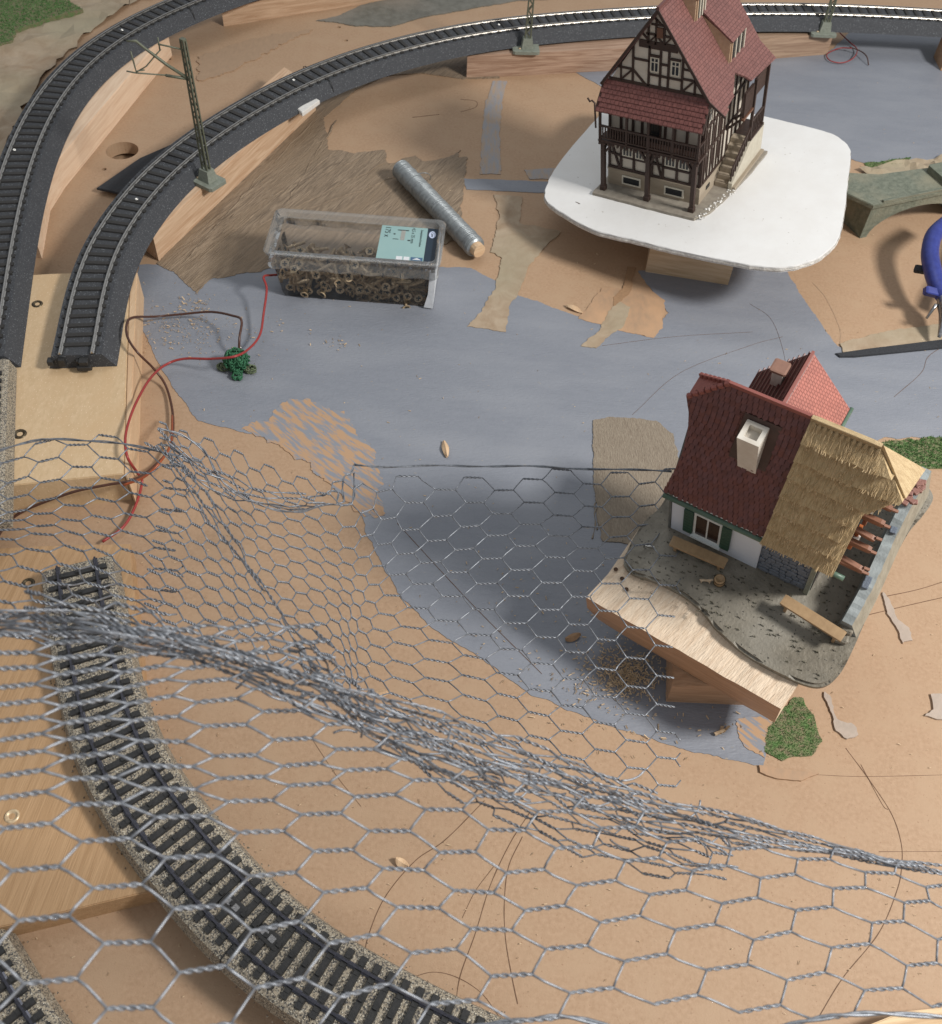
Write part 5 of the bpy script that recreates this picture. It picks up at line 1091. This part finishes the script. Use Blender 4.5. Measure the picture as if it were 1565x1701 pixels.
# --- left sheet over the chipboard
LC = [(0, 0, 285, 747, 11.5), (-2, 0, 180, 728, 11.2), (-4, 0, 75, 732, 10.8), (-6, 0, -30, 758, 10.5), (0, 2, 288, 815, 11.6), (-3, 2, 140, 790, 11.2), (-6, 2, -25, 812, 10.8), (0, 4, 278, 882, 12), (-3, 4, 125, 848, 11.6), (-6, 4, -30, 862, 11.2), (0, 6, 284, 945, 12.6), (-3, 6, 120, 905, 12.4), (-6, 6, -50, 900, 12), (0, 8, 270, 1000, 14.5), (-3, 8, 100, 955, 15), (-6, 8, -90, 935, 15), (0, 10, 250, 1040, 17.5), (-3, 10, 60, 1010, 18.5), (-6, 10, -150, 985, 18.5), (0, 12, 235, 1075, 19), (-3, 12, 20, 1060, 20), (-6, 12, -200, 1050, 20)]
latC = Lattice(LC, None, .10, 3, zmode=True, reg=.02, lowamp=.35)
sheet('left_sheet', latC, (-6, 0), (0, 12), lambda c, t, u, v: u > -150 and v > 720)
# --- crumpled fold: compressed rows running along the ridge
def cat_path(P_, s):
    s = max(0, min(len(P_)-1.001, s)); i = int(s); f = s-i; a, b = P_[i], P_[i+1]; return [x+(y-x)*f for x, y in zip(a, b)]
def fold(name, path, ncol, nrow, amp, seed, low=.25, scale=1.0, drop=.0, cstep=1.0):
    """path: (u, v, D, half width in px); columns run along it, rows across"""
    random.seed(seed); n = int((len(path)-1)*cstep)
    def pos(c, t):
        u, v, D, w = cat_path(path, c/cstep); u1, v1, *_ = cat_path(path, c/cstep+.5); du, dv = u1-u, v1-v; L_ = math.hypot(du, dv) or 1
        o = t/nrow*w*1.0; q = Vector((c*.8+seed*5, t*.9, seed*1.7)); nv = noise.noise_vector(q)
        return WD(u-dv/L_*o+nv.x*amp*22, v+du/L_*o+nv.y*amp*12, D+low*2.2*noise.noise(q*.6)+nv.z*amp*.6-abs(t)/nrow*0+ .5*math.cos(t*1.3+c))
    V, F = [], []; hl = TWI/2; nodes = {}
    for c in range(0, n):
        t = -nrow+(.5 if c % 2 else 0)
        while t <= nrow:
            if random.random() > drop: nodes[(c, t)] = random.uniform(-.25, .25)
            t += 1
    for (c, t), j in nodes.items():
        a, b = pos(c-hl+j, t), pos(c+hl+j, t); twist(V, F, a-NO, b-NO, RW*scale, .030*scale)
        for dt in (-.5, .5):
            if (c+1, t+dt) in nodes: single(V, F, b-NO, pos(c+1-hl+nodes[(c+1, t+dt)], t+dt)-NO, RW*scale)
    return mesh(name, V, F, M['zinc'], net, True)
ridge = [(-120, 1040, 18.5, 22), (-20, 1030, 18.5, 24), (85, 1032, 18.5, 26), (190, 1045, 18.7, 26), (290, 1070, 19, 26), (390, 1100, 19.2, 26), (490, 1138, 19.6, 32), (590, 1178, 20.2, 40), (690, 1218, 20.8, 50), (785, 1250, 21.4, 55), (880, 1285, 22, 54), (975, 1316, 22.5, 48), (1070, 1343, 23, 40), (1165, 1366, 23.4, 30), (1255, 1385, 23.8, 20), (1345, 1404, 24.2, 13), (1430, 1420, 24.6, 9), (1520, 1438, 25, 6), (1610, 1455, 25.5, 6)]
fold('crumpled_fold', [(u, v, D, w*.85) for u, v, D, w in ridge], 18, 3, .75, 11, .35, .95, .05)
fold('crumpled_fold', [(u, v+4, D+1.8, w*.8) for u, v, D, w in ridge[6:14]], 10, 2, 1.3, 12, .5, .9, .05, 1.35)
fold('crumpled_fold', [(640, 1225, 24, 22), (720, 1262, 24.5, 34), (800, 1300, 25, 42), (880, 1330, 25.5, 46), (960, 1362, 26, 50), (1040, 1392, 26.5, 50), (1120, 1412, 27, 42), (1195, 1432, 27.5, 32), (1255, 1448, 28, 14)], 12, 3, 1.3, 13, .5, .9, .04, 1.4)
fold('crumpled_fold', [(268, 735, 36, 8), (310, 790, 34.5, 8), (350, 850, 33, 9), (395, 915, 31, 10), (440, 975, 29, 12), (490, 1035, 27, 16), (540, 1095, 25, 22), (590, 1150, 23, 24)], 10, 1, .5, 14, .3, .9, .15, 1.1)
fold('crumpled_fold', [(280, 742, 36, 10), (340, 790, 36, 16), (410, 822, 36.5, 18), (480, 835, 37.5, 14), (545, 832, 38.5, 8), (580, 822, 39, 8)], 8, 1.5, .4, 15, .3, 1.0, .1, 1.3)
fold('crumpled_fold', [(40, 1010, 20, 30), (130, 1020, 20, 30), (220, 1040, 20, 30), (310, 1065, 20.3, 26), (400, 1090, 20.6, 22)], 8, 1, 1.0, 16, .5, 1.0, .05, 1.0)
fold('crumpled_fold', [(490, 1075, 22, 14), (530, 1110, 22.5, 16), (570, 1150, 23, 20), (615, 1190, 23.5, 24), (660, 1220, 24, 24)], 8, 2, 1.0, 17, .5, .95, .1, 1.6)
# selvedge wires and the bent corner
def edge(name, pts, r=.04, D=True):
    p = smooth_path([(WD(u, v, d) if D else W(u, v, d))-NO for u, v, d in pts], 4); V, F = [], []
    L_ = 0; path1, path2 = [], []
    for i, (q, t, n, b) in enumerate(frames(p)):
        ph = i*.9; path1.append(q+(n*math.cos(ph)+b*math.sin(ph))*.03); path2.append(q-(n*math.cos(ph)+b*math.sin(ph))*.03)
    tube_geo(path1, r*.8, 5, V, F); tube_geo(path2, r*.8, 5, V, F); return mesh(name, V, F, M['zinc'], net, True)
edge('edge_wire', [(588, 772, 5.5), (640, 776, 5.5), (720, 773, 5.5), (800, 775, 5.5), (880, 774, 5.5), (960, 779, 5.5), (1050, 780, 5.5), (1116, 783, 5.5)], D=False)
edge('edge_wire', [(588, 772, 5.5), (583, 786, 5.5), (572, 792, 5.6), (569, 815, 5.8), (572, 832, 5.9), (560, 836, 6), (562, 818, 6), (547, 816, 6.2), (540, 822, 6.3), (510, 826, 7)], .035, D=False)
edge('edge_wire', [(588, 786, 5.4), (585, 835, 5.6), (540, 838, 6.5), (500, 850, 7.3), (450, 845, 8.3), (400, 822, 9.2), (365, 795, 10), (340, 750, 10.5), (300, 722, 11.2), (262, 712, 11.8)], .035, D=False)
edge('edge_wire', [(-40, 765, 10.8), (0, 748, 10.9), (70, 730, 11), (140, 732, 11.2), (210, 738, 11.4), (290, 756, 11.7), (335, 768, 11)], .035, D=False)
edge('edge_wire', [(740, 1720, 19.6), (800, 1703, 19.7), (880, 1694, 19.9), (950, 1690, 20.2), (1060, 1720, 20.4)], .045)
edge('edge_wire', [(1270, 1716, 20.6), (1330, 1698, 20.7), (1400, 1686, 20.8), (1480, 1684, 21), (1600, 1692, 21.3)], .045)
# loose cut ends in the tangle
V, F = [], []; random.seed(44)
for i in range(60):
    t = random.uniform(4, 13.5); u, v, D, w = cat_path(ridge, t); u += random.gauss(0, 12); v += random.gauss(8, w*.7); D += random.uniform(0, 3.5); a = random.uniform(-.9, 1.3); l = random.uniform(18, 60)
    p = [WD(u+math.cos(a+.25*k*math.sin(i))*l*k/3, v+math.sin(a+.25*k*math.sin(i))*l*k/3*.7, D+.1*k)-NO for k in range(4)]
    tube_geo(smooth_path(p, 3), RW, 5, V, F)
for (u, v, D, a) in ((282, 770, 36, -.8), (215, 795, 37, .5), (262, 712, 36, .9), (300, 780, 36, .7), (240, 735, 36, .6)):
    twist(V, F, WD(u, v, D)-NO, WD(u+math.cos(a)*34, v+math.sin(a)*26, D)-NO)
mesh('loose_ends', V, F, M['zinc'], net, True)['kind'] = 'stuff'
# ------------------------------------------------------------------ clear plastic box with screws
def clear(name, tint, haze, rough=.06):
    m, t, N, L, B = nt(name); N.remove(B); out = N['Material Output']
    tr = N.new('ShaderNodeBsdfTransparent'); tr.inputs[0].default_value = (*tint, 1); gl = N.new('ShaderNodeBsdfGlossy'); gl.inputs['Roughness'].default_value = rough
    df = N.new('ShaderNodeBsdfDiffuse'); df.inputs[0].default_value = (.75, .77, .77, 1); fr = N.new('ShaderNodeFresnel'); fr.inputs[0].default_value = 1.5
    m1_ = N.new('ShaderNodeMixShader'); m1_.inputs[0].default_value = haze; L.new(tr.outputs[0], m1_.inputs[1]); L.new(df.outputs[0], m1_.inputs[2])
    m2_ = N.new('ShaderNodeMixShader'); L.new(fr.outputs[0], m2_.inputs[0]); L.new(m1_.outputs[0], m2_.inputs[1]); L.new(gl.outputs[0], m2_.inputs[2]); L.new(m2_.outputs[0], out.inputs[0])
    return m
CL = clear('clear_plastic', (.99, .993, .993), .02); CE = clear('clear_plastic_rim', (.96, .97, .97), .13, .12)
ZT = 3.6
tc_ = [W(432, 420, ZT), W(728, 442, ZT), W(750, 366, ZT), W(457, 344, ZT)]        # rim corners
cc = sum(tc_, Vector())/4; ux = (tc_[1]-tc_[0]).normalized(); uy = Vector((-ux.y, ux.x, 0)); LX = (tc_[1]-tc_[0]).length; LY = ((tc_[3]-tc_[0]).dot(uy)+(tc_[2]-tc_[1]).dot(uy))/2
RB_ = Matrix((ux, uy, Vector((0, 0, 1)))).transposed(); bo = Vector((cc.x, cc.y, 0.01))
sbox = empty('screw_box', bo, RB_); setp(sbox, label='clear plastic blister box with mint label half full of screws', cat='box')
def rrect(w, d, r, n=5):
    out = []
    for cx, cy, a0 in ((w/2-r, d/2-r, 0), (-w/2+r, d/2-r, 90), (-w/2+r, -d/2+r, 180), (w/2-r, -d/2+r, 270)):
        for i in range(n+1): a = math.radians(a0+90*i/n); out.append((cx+r*math.cos(a), cy+r*math.sin(a)))
    return out
def loft(name, rings, m, parent, cap0=False, cap1=False, smooth=False):
    V, F = [], []; n = len(rings[0])
    for r in rings: V += [Vector(p) for p in r]
    for k in range(len(rings)-1):
        for i in range(n): F.append((k*n+i, k*n+(i+1) % n, (k+1)*n+(i+1) % n, (k+1)*n+i))
    if cap0: F.append(tuple(range(n-1, -1, -1)))
    if cap1: F.append(tuple((len(rings)-1)*n+i for i in range(n)))
    return mesh(name, V, F, m, parent, smooth)
rg = lambda w, d, r, z: [(x, y, z) for x, y in rrect(w, d, r)]
loft('tray', [rg(LX-1.5, LY-1.3, .35, .02), rg(LX-1.35, LY-1.15, .4, .2), rg(LX-.75, LY-.75, .45, 2.3)], CL, sbox, True)
wv = [(x, y, 2.45+.07*math.sin(x*4.2)) for x, y in rrect(LX-.35, LY-.35, .45, 5)]
def wavy(w, d, r, z, a, n=150):
    base = rrect(w, d, r, 5); P_ = [Vector((x, y, 0)) for x, y in base]+[Vector((*base[0], 0))]; st = sum((P_[i+1]-P_[i]).length for i in range(len(P_)-1))/n; q = resample(P_, st)[:n]
    return [(p.x, p.y, z+a*math.sin(i*.62)) for i, p in enumerate(q)]
loft('lid_skirt', [wavy(LX-.5, LY-.5, .45, 2.35, .0), wavy(LX-.2, LY-.2, .45, 2.5, .07), wavy(LX-.3, LY-.3, .45, 3.1, .0), wavy(LX-.1, LY-.1, .45, 3.45, .0)], CE, sbox)
loft('lid_rim', [rg(LX, LY, .5, 3.42), rg(LX+.05, LY+.05, .5, 3.55), rg(LX-.25, LY-.25, .45, ZT), rg(LX-.7, LY-.7, .4, ZT-.02), rg(LX-.9, LY-.85, .4, ZT-.3)], CE, sbox)
loft('lid_panel', [rg(LX-.9, LY-.85, .4, ZT-.3), rg(LX-1.1, LY-1.05, .35, ZT-.32)], CE, sbox)
loft('lid_panel', [rg(LX-1.1, LY-1.05, .35, ZT-.32), rg(LX-1.15, LY-1.1, .33, ZT-.325)], CL, sbox, False, True)
# label on the lid
LB = M['mint_label'] = mat('mint_label', (.28, .425, .41), (.26, .405, .40), 2, rough=.35); NV = M['navy_band'] = mat('navy_band', (.02, .035, .055), None, 3, rough=.3); INK = M['ink'] = mat('black_ink', (.02, .03, .03), None, 3, rough=.4)
lb = sbox.matrix_basis.inverted()
def bl(u, v, z=ZT-.30): return lb @ W(u, v, z)
lx0 = bl(628, 410).x; lx1 = bl(716, 400).x; nx1 = bl(729, 400).x; ly0, ly1 = -(LY-1.1)/2+.05, (LY-1.1)/2-.05; zl_ = ZT-.30
def card(name, x0, x1, y0, y1, z, m): return box(name, sbox, ((x0+x1)/2, (y0+y1)/2, z), (x1-x0, y1-y0, .012), m)
card('label', lx0, lx1-.28, ly0, ly1, zl_, LB); card('label_band', lx1-.27, nx1-.12, ly0+.05, ly1, zl_, NV)
def text(s, x, y, size, rot, m, parent, z, M4=None, ext=.004, name='lettering'):
    c = bpy.data.curves.new(name, 'FONT'); c.body = s; c.size = size; c.extrude = ext; c.align_x = 'CENTER'; c.align_y = 'CENTER'; tmp = bpy.data.objects.new(name, c); C.objects.link(tmp)
    dg = bpy.context.evaluated_depsgraph_get(); me = bpy.data.meshes.new_from_object(tmp.evaluated_get(dg)); bpy.data.objects.remove(tmp); me.materials.clear(); me.materials.append(m)
    o = bpy.data.objects.new(name, me); C.objects.link(o); o.parent = parent; o.matrix_basis = M4 if M4 is not None else (Matrix.Translation((x, y, z)) @ Matrix.Rotation(rot, 4, 'Z')); return o
R90 = -math.pi/2; zt_ = zl_+.012; W_ = lx1-.28-lx0
text('175 x', lx0+W_*.14, ly1-.62, .46, R90, INK, sbox, zt_, ext=.006)
text('4,5 x 35 mm', lx0+W_*.70, ly1-.85, .30, R90, INK, sbox, zt_)
text('Spanplattenschrauben', lx0+W_*.88, ly1-1.05, .19, R90, INK, sbox, zt_)
bmask = M['label_white'] = mat('label_white', (.72, .74, .76), None, 3, rough=.4); blu = M['label_blue'] = mat('label_blue', (.06, .13, .24), None, 3, rough=.4); gsc = M['label_grey'] = mat('label_grey', (.34, .34, .31), None, 3, rough=.4)
card('printed_screw', lx0+W_*.44, lx0+W_*.53, ly1-1.35, ly1-.4, zt_, gsc); card('printed_screw', lx0+W_*.36, lx0+W_*.60, ly1-.42, ly1-.34, zt_, INK); card('printed_mark', lx0+W_*.28, lx0+W_*.32, ly1-.85, ly1-.75, zt_, INK); card('printed_mark', lx0+W_*.28, lx0+W_*.40, ly1-1.32, ly1-1.27, zt_, INK); card('printed_mark', lx0+W_*.6, lx0+W_*.66, ly1-1.4, ly1-1.3, zt_, INK)
card('printed_field', lx0+W_*.42, lx0+W_*.55, ly0+.08, ly0+.42, zt_, bmask); card('printed_field', lx0+W_*.58, lx0+W_*.70, ly0+.08, ly0+.42, zt_, bmask); card('printed_field', lx0+W_*.73, lx0+W_*.98, ly0+.12, ly0+.42, zt_, blu)
mesh('printed_field', [(lx0+W_*.76, ly0+.18, zt_+.012), (lx0+W_*.95, ly0+.18, zt_+.012), (lx0+W_*.86, ly0+.36, zt_+.012)], [(0, 1, 2)], bmask, sbox)
mesh('label_logo', [(lx1-.27+(nx1-.12-lx1+.27)*(.5+.34*math.cos(a*.3307)), ly1-.62+.34*math.sin(a*.3307), zt_+.004) for a in range(19)], [tuple(range(19))], mat('logo_blue', (.55, .62, .80), None, 3), sbox)
text('Cent', (lx1-.27+nx1-.12)/2, ly1-.62, .24, R90, INK, sbox, zt_+.01)
# white card on the right end of the box
xe = LX/2-.42
mesh('end_card', [(xe-.06, -LY/2+.42, .1), (xe-.02, LY/2-.8, .1), (xe+.12, LY/2-.6, 3.1), (xe+.12, -LY/2+.25, 3.1), (xe, -LY/2+.42, .1), (xe+.02, LY/2-.8, .1), (xe+.15, LY/2-.6, 3.1), (xe+.15, -LY/2+.25, 3.1)], [(0, 1, 2, 3), (7, 6, 5, 4), (3, 2, 6, 7), (0, 3, 7, 4), (1, 0, 4, 5), (2, 1, 5, 6)], M['label_white'], sbox)
mesh('end_card', [(xe-.55, -LY/2+.40, .15), (xe-.02, -LY/2+.40, .1), (xe+.14, -LY/2+.22, 2.9), (xe-.2, -LY/2+.22, 2.9), (xe-.3, -LY/2+.34, 1.2)], [(0, 1, 2, 3, 4)], M['label_white'], sbox)
# screws: one kind, copied
SV, SF = [], []; n = 12; L_ = 1.5
prof = [(.0, 0), (.035, .12)]; z = .15
while z < 1.2: prof += [(.085, z), (.055, z+.045)]; z += .09
prof += [(.055, 1.32), (.07, 1.36), (.19, 1.48), (.20, 1.51), (.15, 1.51)]
for a, z in prof: SV += [Vector((a*1.35*math.cos(6.2832*i/n), a*1.35*math.sin(6.2832*i/n), z)) for i in range(n)]
for k in range(len(prof)-1): SF += [(k*n+i, k*n+(i+1) % n, (k+1)*n+(i+1) % n, (k+1)*n+i) for i in range(n)]
k = len(SV); SV += [Vector(((.2 if i % 3 else .05)*math.cos(6.2832*i/n), (.2 if i % 3 else .05)*math.sin(6.2832*i/n), 1.46 if i % 3 else 1.47)) for i in range(n)]; SF += [((len(prof)-1)*n+i, (len(prof)-1)*n+(i+1) % n, k+(i+1) % n, k+i) for i in range(n)]; SF.append(tuple(k+i for i in range(n)))
sc0 = mesh('wood_screw', SV, SF, M['screw_brass']); sm_ = sc0.data
cm = bpy.data.meshes.new('cross_recess'); bm = bmesh.new()
for a in (0, 1):
    r = bmesh.ops.create_cube(bm, size=1)['verts']
    for v in r: v.co = Vector((v.co.x*(.30 if a else .08), v.co.y*(.08 if a else .30), 1.475+v.co.z*.02+.035))
bm.to_mesh(cm); bm.free(); cm.materials.append(INK)
random.seed(77); cnt = 0
SCL = 'yellowish wood screw lying loose among the others inside the clear box'
for i in range(225):
    w, d = LX-1.5-.5, LY-1.3-.4; x, y = random.uniform(-w/2, w/2), random.uniform(-d/2, d/2)
    layer = random.random(); z = .16+layer*1.75
    el = random.uniform(-.35, .35) if layer < .3 else random.uniform(-.7, 1.2); az = random.uniform(0, 6.283)
    dr = Vector((math.cos(az)*math.cos(el), math.sin(az)*math.cos(el), math.sin(el)))
    if i < 14:   # heads pressed against the front wall
        x = -w/2+.2+i*w/14+random.uniform(-.1, .1); y = -d/2+.25; z = random.uniform(.3, .8); dr = Vector((random.uniform(-.4, .4), -1, random.uniform(-.15, .25))).normalized()
        c = Vector((x, y+1.15*.9, z))
        base = Vector((x, -d/2-.02, z))-dr*1.5
    else:
        base = Vector((x, y, z))-dr*.75
    end = base+dr*1.5
    def clampv(p): return Vector((max(-w/2-.05, min(w/2+.05, p.x)), max(-d/2-.12, min(d/2+.1, p.y)), max(.12, min(2.2, p.z))))
    e2, b2 = clampv(end), clampv(base)
    if (e2-b2).length < 1.05: continue
    dr = (e2-b2).normalized(); base = e2-dr*1.5 if i < 14 else b2
    o = sc0 if cnt == 0 else inst('wood_screw', sm_)
    R_ = dr.to_track_quat('Z', 'Y').to_matrix() @ Matrix.Rotation(random.uniform(0, 6.28), 3, 'Z'); M4 = sbox.matrix_basis @ (Matrix.Translation(base) @ R_.to_4x4())
    o.matrix_world = M4; setp(o, label=SCL, cat='screw', group='loose screws in the clear plastic box'); inst('cross_recess', cm, o); cnt += 1
# ------------------------------------------------------------------ spool of wire wound on a wooden dowel
a, b = W(664, 279, .85), W(792, 413, .85); d = (b-a).normalized(); LR = (b-a).length; r0 = .62
sp_ = empty('wire_roll', (a+b)/2, Matrix((d, Vector((-d.y, d.x, 0)), Vector((0, 0, 1)))).transposed()); setp(sp_, label='grey binding wire wound tightly round a wooden dowel', cat='wire roll')
V, F = tube_geo([(-LR/2-.15, 0, 0), (-LR/2+.1, 0, 0), (0, 0, 0), (LR/2-.1, 0, 0), (LR/2+.32, .02, 0)], [.42, .46, .46, .46, .44], 14); mesh('dowel', V, F, M['pale_wood'], sp_)
path = []; N_ = 92; ST_ = 18
for i in range(N_*ST_):
    t = i/(N_*ST_); ang = 2*math.pi*i/ST_; x = -LR/2+.12+(LR-.25)*t+.05*noise.noise(Vector((t*40, 0, 0))); rr = r0+.07*abs(noise.noise(Vector((t*14, 2, 0))))+.03*noise.noise(Vector((t*60, ang*.2, 0))); path.append(Vector((x, rr*math.cos(ang), rr*math.sin(ang))))
V, F = [], []; tube_geo(path, .052, 5, V, F); RWm = mat('grey_binding_wire', (.36, .39, .40), (.26, .28, .29), 4, rough=.42, metal=.55); mesh('wound_wire', V, F, RWm, sp_, True)
V, F = tube_geo([(-LR/2+.1, 0, 0), (LR/2-.12, 0, 0)], r0, 20); mesh('wire_layer', V, F, RWm, sp_, True)
tube('wire_tail', smooth_path([(-LR/2+.2, .5, .3), (-LR/2-.1, .75, .1), (-LR/2-.05, 1.0, -.3), (-LR/2+.3, 1.0, -.6)], 5), .04, RWm, sp_, 5)
tube('wire_tail', smooth_path([(-LR/2+1.6, .55, .3), (-LR/2+1.9, 1.0, .4), (-LR/2+1.7, 1.5, -.1), (-LR/2+1.4, 1.6, -.6)], 5), .03, RWm, sp_, 5)
# ------------------------------------------------------------------ bush
bc = W(395, 612, .0); bush = empty('model_bush', bc); setp(bush, label='small dark green foam bush lying on the grey paint by the wire ends', cat='bush')
FO = M['foam'] = mat('green_foam', (.045, .175, .085), (.018, .085, .04), 7, rough=.8); FO2 = mat('olive_foam', (.15, .19, .11), (.09, .11, .06), 7, rough=.8); random.seed(8)
for nm, cen, rad, cntb, m in (('foliage', (0, 0, .65), (.72, .68, .62), 300, FO), ('side_twig', (-.75, -.15, .18), (.42, .25, .2), 45, FO2), ('side_twig', (.8, -.2, .2), (.38, .28, .22), 45, FO2), ('side_twig', (.15, -.75, .18), (.3, .35, .2), 50, FO)):
    V, F = [], []
    for i in range(cntb):
        q = Vector((random.gauss(0, 1), random.gauss(0, 1), random.gauss(0, 1))).normalized()*random.uniform(.75, 1.05); p = Vector((cen[0]+q.x*rad[0], cen[1]+q.y*rad[1], max(.05, cen[2]+q.z*rad[2])))
        a1_ = random.uniform(0, 6.3); t = q.orthogonal().normalized(); t = Matrix.Rotation(a1_, 3, q) @ t; l = random.uniform(.06, .14); s_ = q.cross(t)
        tube_geo([p-t*l, p+s_*.05+q*.03, p+t*l, p+t*l*1.1-s_*.08], [.035, .045, .045, .03], 5, V, F)
    mesh(nm, V, F, m, bush, True)
V, F = [], []
bm = bmesh.new(); bmesh.ops.create_icosphere(bm, subdivisions=2, radius=1)
for v in bm.verts: v.co = Vector((v.co.x*.6, v.co.y*.55, .6+v.co.z*.55))*(1+.1*noise.noise(v.co*3))
me = bpy.data.meshes.new('foliage_core'); bm.to_mesh(me); bm.free(); me.materials.append(FO); inst('foliage_core', me, bush)
tube('stem', [(.02, .3, .5), (.05, .75, .55), (.05, 1.0, .6)], [.12, .09, .06], M['brown_wire'], bush, 7); tube('wire_tip', [(.05, 1.0, .6), (.03, 1.15, .65)], .05, M['rail_bright'], bush, 6)
# ------------------------------------------------------------------ stone arch piece
AR = M['arch_stone'] = mat('grey_green_arch', (.185, .20, .155), (.105, .12, .09), 3, rough=.55, bump=.05, bscale=9, c3=(.23, .22, .16))
zA = 2.4; a0, a1 = W(1449, 345, zA), W(1580, 318, zA); ax = (a1-a0).normalized(); ay = Vector((-ax.y, ax.x, 0)); br_ = empty('arch_bridge', Vector((a0.x, a0.y, 0)), Matrix((ax, ay, Vector((0, 0, 1)))).transposed()); setp(br_, label='grey green stone arch piece standing beside the pliers at the right edge', cat='bridge part')
LA = 8.5; prof = [(0, zA), (LA, zA), (LA, 0), (LA-.4, 0)]+[(LA/2+(LA/2-.55)*math.cos(math.pi*i/14), .0+1.75*math.sin(math.pi*i/14)) for i in range(15)]+[(0, 0)]
tri = fan([[(x, z) for x, z in prof]]); k = len(prof); dA = 2.6; V = [Vector((x, 0, z)) for x, z in prof]+[Vector((x, dA, z)) for x, z in prof]; F = [tuple(t) for t in tri]+[tuple(k+i for i in t[::-1]) for t in tri]+[(i, (i+1) % k, k+(i+1) % k, k+i) for i in range(k)]
mesh('arch_wall', V, F, AR, br_)
deck = prism('deck', [Vector((-.1, -.15, 0)), Vector((LA, -.15, 0)), Vector((LA, 2.4, 0)), Vector((2.5, 2.9, 0)), Vector((-.3, 4.0, 0)), Vector((-2.0, 3.4, 0))], zA, zA+.28, AR, br_, .04)
box('kerb', br_, (LA/2-.6, 0, zA+.35), (LA-2.6, .22, .2), AR, None, .1); box('kerb', br_, (LA-1, 1.1, zA+.5), (3.2, 2.4, .5), AR, None, .04)
# ------------------------------------------------------------------ pliers with blue grips
BG = M['blue_grip'] = mat('blue_grip', (.035, .05, .235), (.025, .035, .18), 3, rough=.42); MT = M['tool_steel'] = mat('tool_steel', (.42, .43, .44), (.25, .25, .26), 6, rough=.28, metal=.9)
zP = 2.2; pc = W(1556, 500, zP-.6); pli = empty('pliers', pc); setp(pli, label='pliers with blue grips reaching in at the right edge', cat='pliers')
PQ = lambda u, v, z: W(u, v, z)-pc
tube('grip', smooth_path([PQ(1600, 352, zP+.8), PQ(1572, 370, zP+.7), PQ(1552, 390, zP+.5), PQ(1545, 420, zP+.2), PQ(1550, 452, zP), PQ(1558, 478, zP-.2), PQ(1568, 495, zP-.4)], 6), [.42+.12*math.sin(i/36*3.14) for i in range(37)], BG, pli, 12)
tube('grip', smooth_path([PQ(1665, 360, zP+.8), PQ(1650, 400, zP+.5), PQ(1630, 440, zP+.2), PQ(1605, 475, zP-.1), PQ(1590, 495, zP-.4)], 6), [.36]*25, BG, pli, 12)
bar('grip_guard', pli, PQ(1536, 482, zP-.1), PQ(1560, 488, zP-.3), .5, .45, BG, (0, -.5, 1), .12)
V, F = tube_geo(smooth_path([PQ(1566, 488, zP-.3), PQ(1572, 512, zP-.6), PQ(1568, 538, zP-1.0), PQ(1560, 560, zP-1.5)], 5), [.35, .40, .45, .5, .52, .5, .46, .42, .38, .34, .3, .26, .22, .18, .14, .10], 10); mesh('jaw', V, F, MT, pli, True)
V, F = tube_geo([PQ(1556, 505, zP-.5), PQ(1548, 516, zP-.9), PQ(1539, 529, zP-1.3)], [.11, .10, .08], 8); mesh('spring_rod', V, F, MT, pli, True)
bar('plastic_stop', pli, PQ(1519, 446, zP-.6), PQ(1544, 450, zP-.4), .45, .35, M['black_rubber'], (0, -.5, 1), .1)
tube('pivot', [PQ(1572, 514, zP-.2), PQ(1572, 512, zP+.05)], .18, MT, pli, 12)
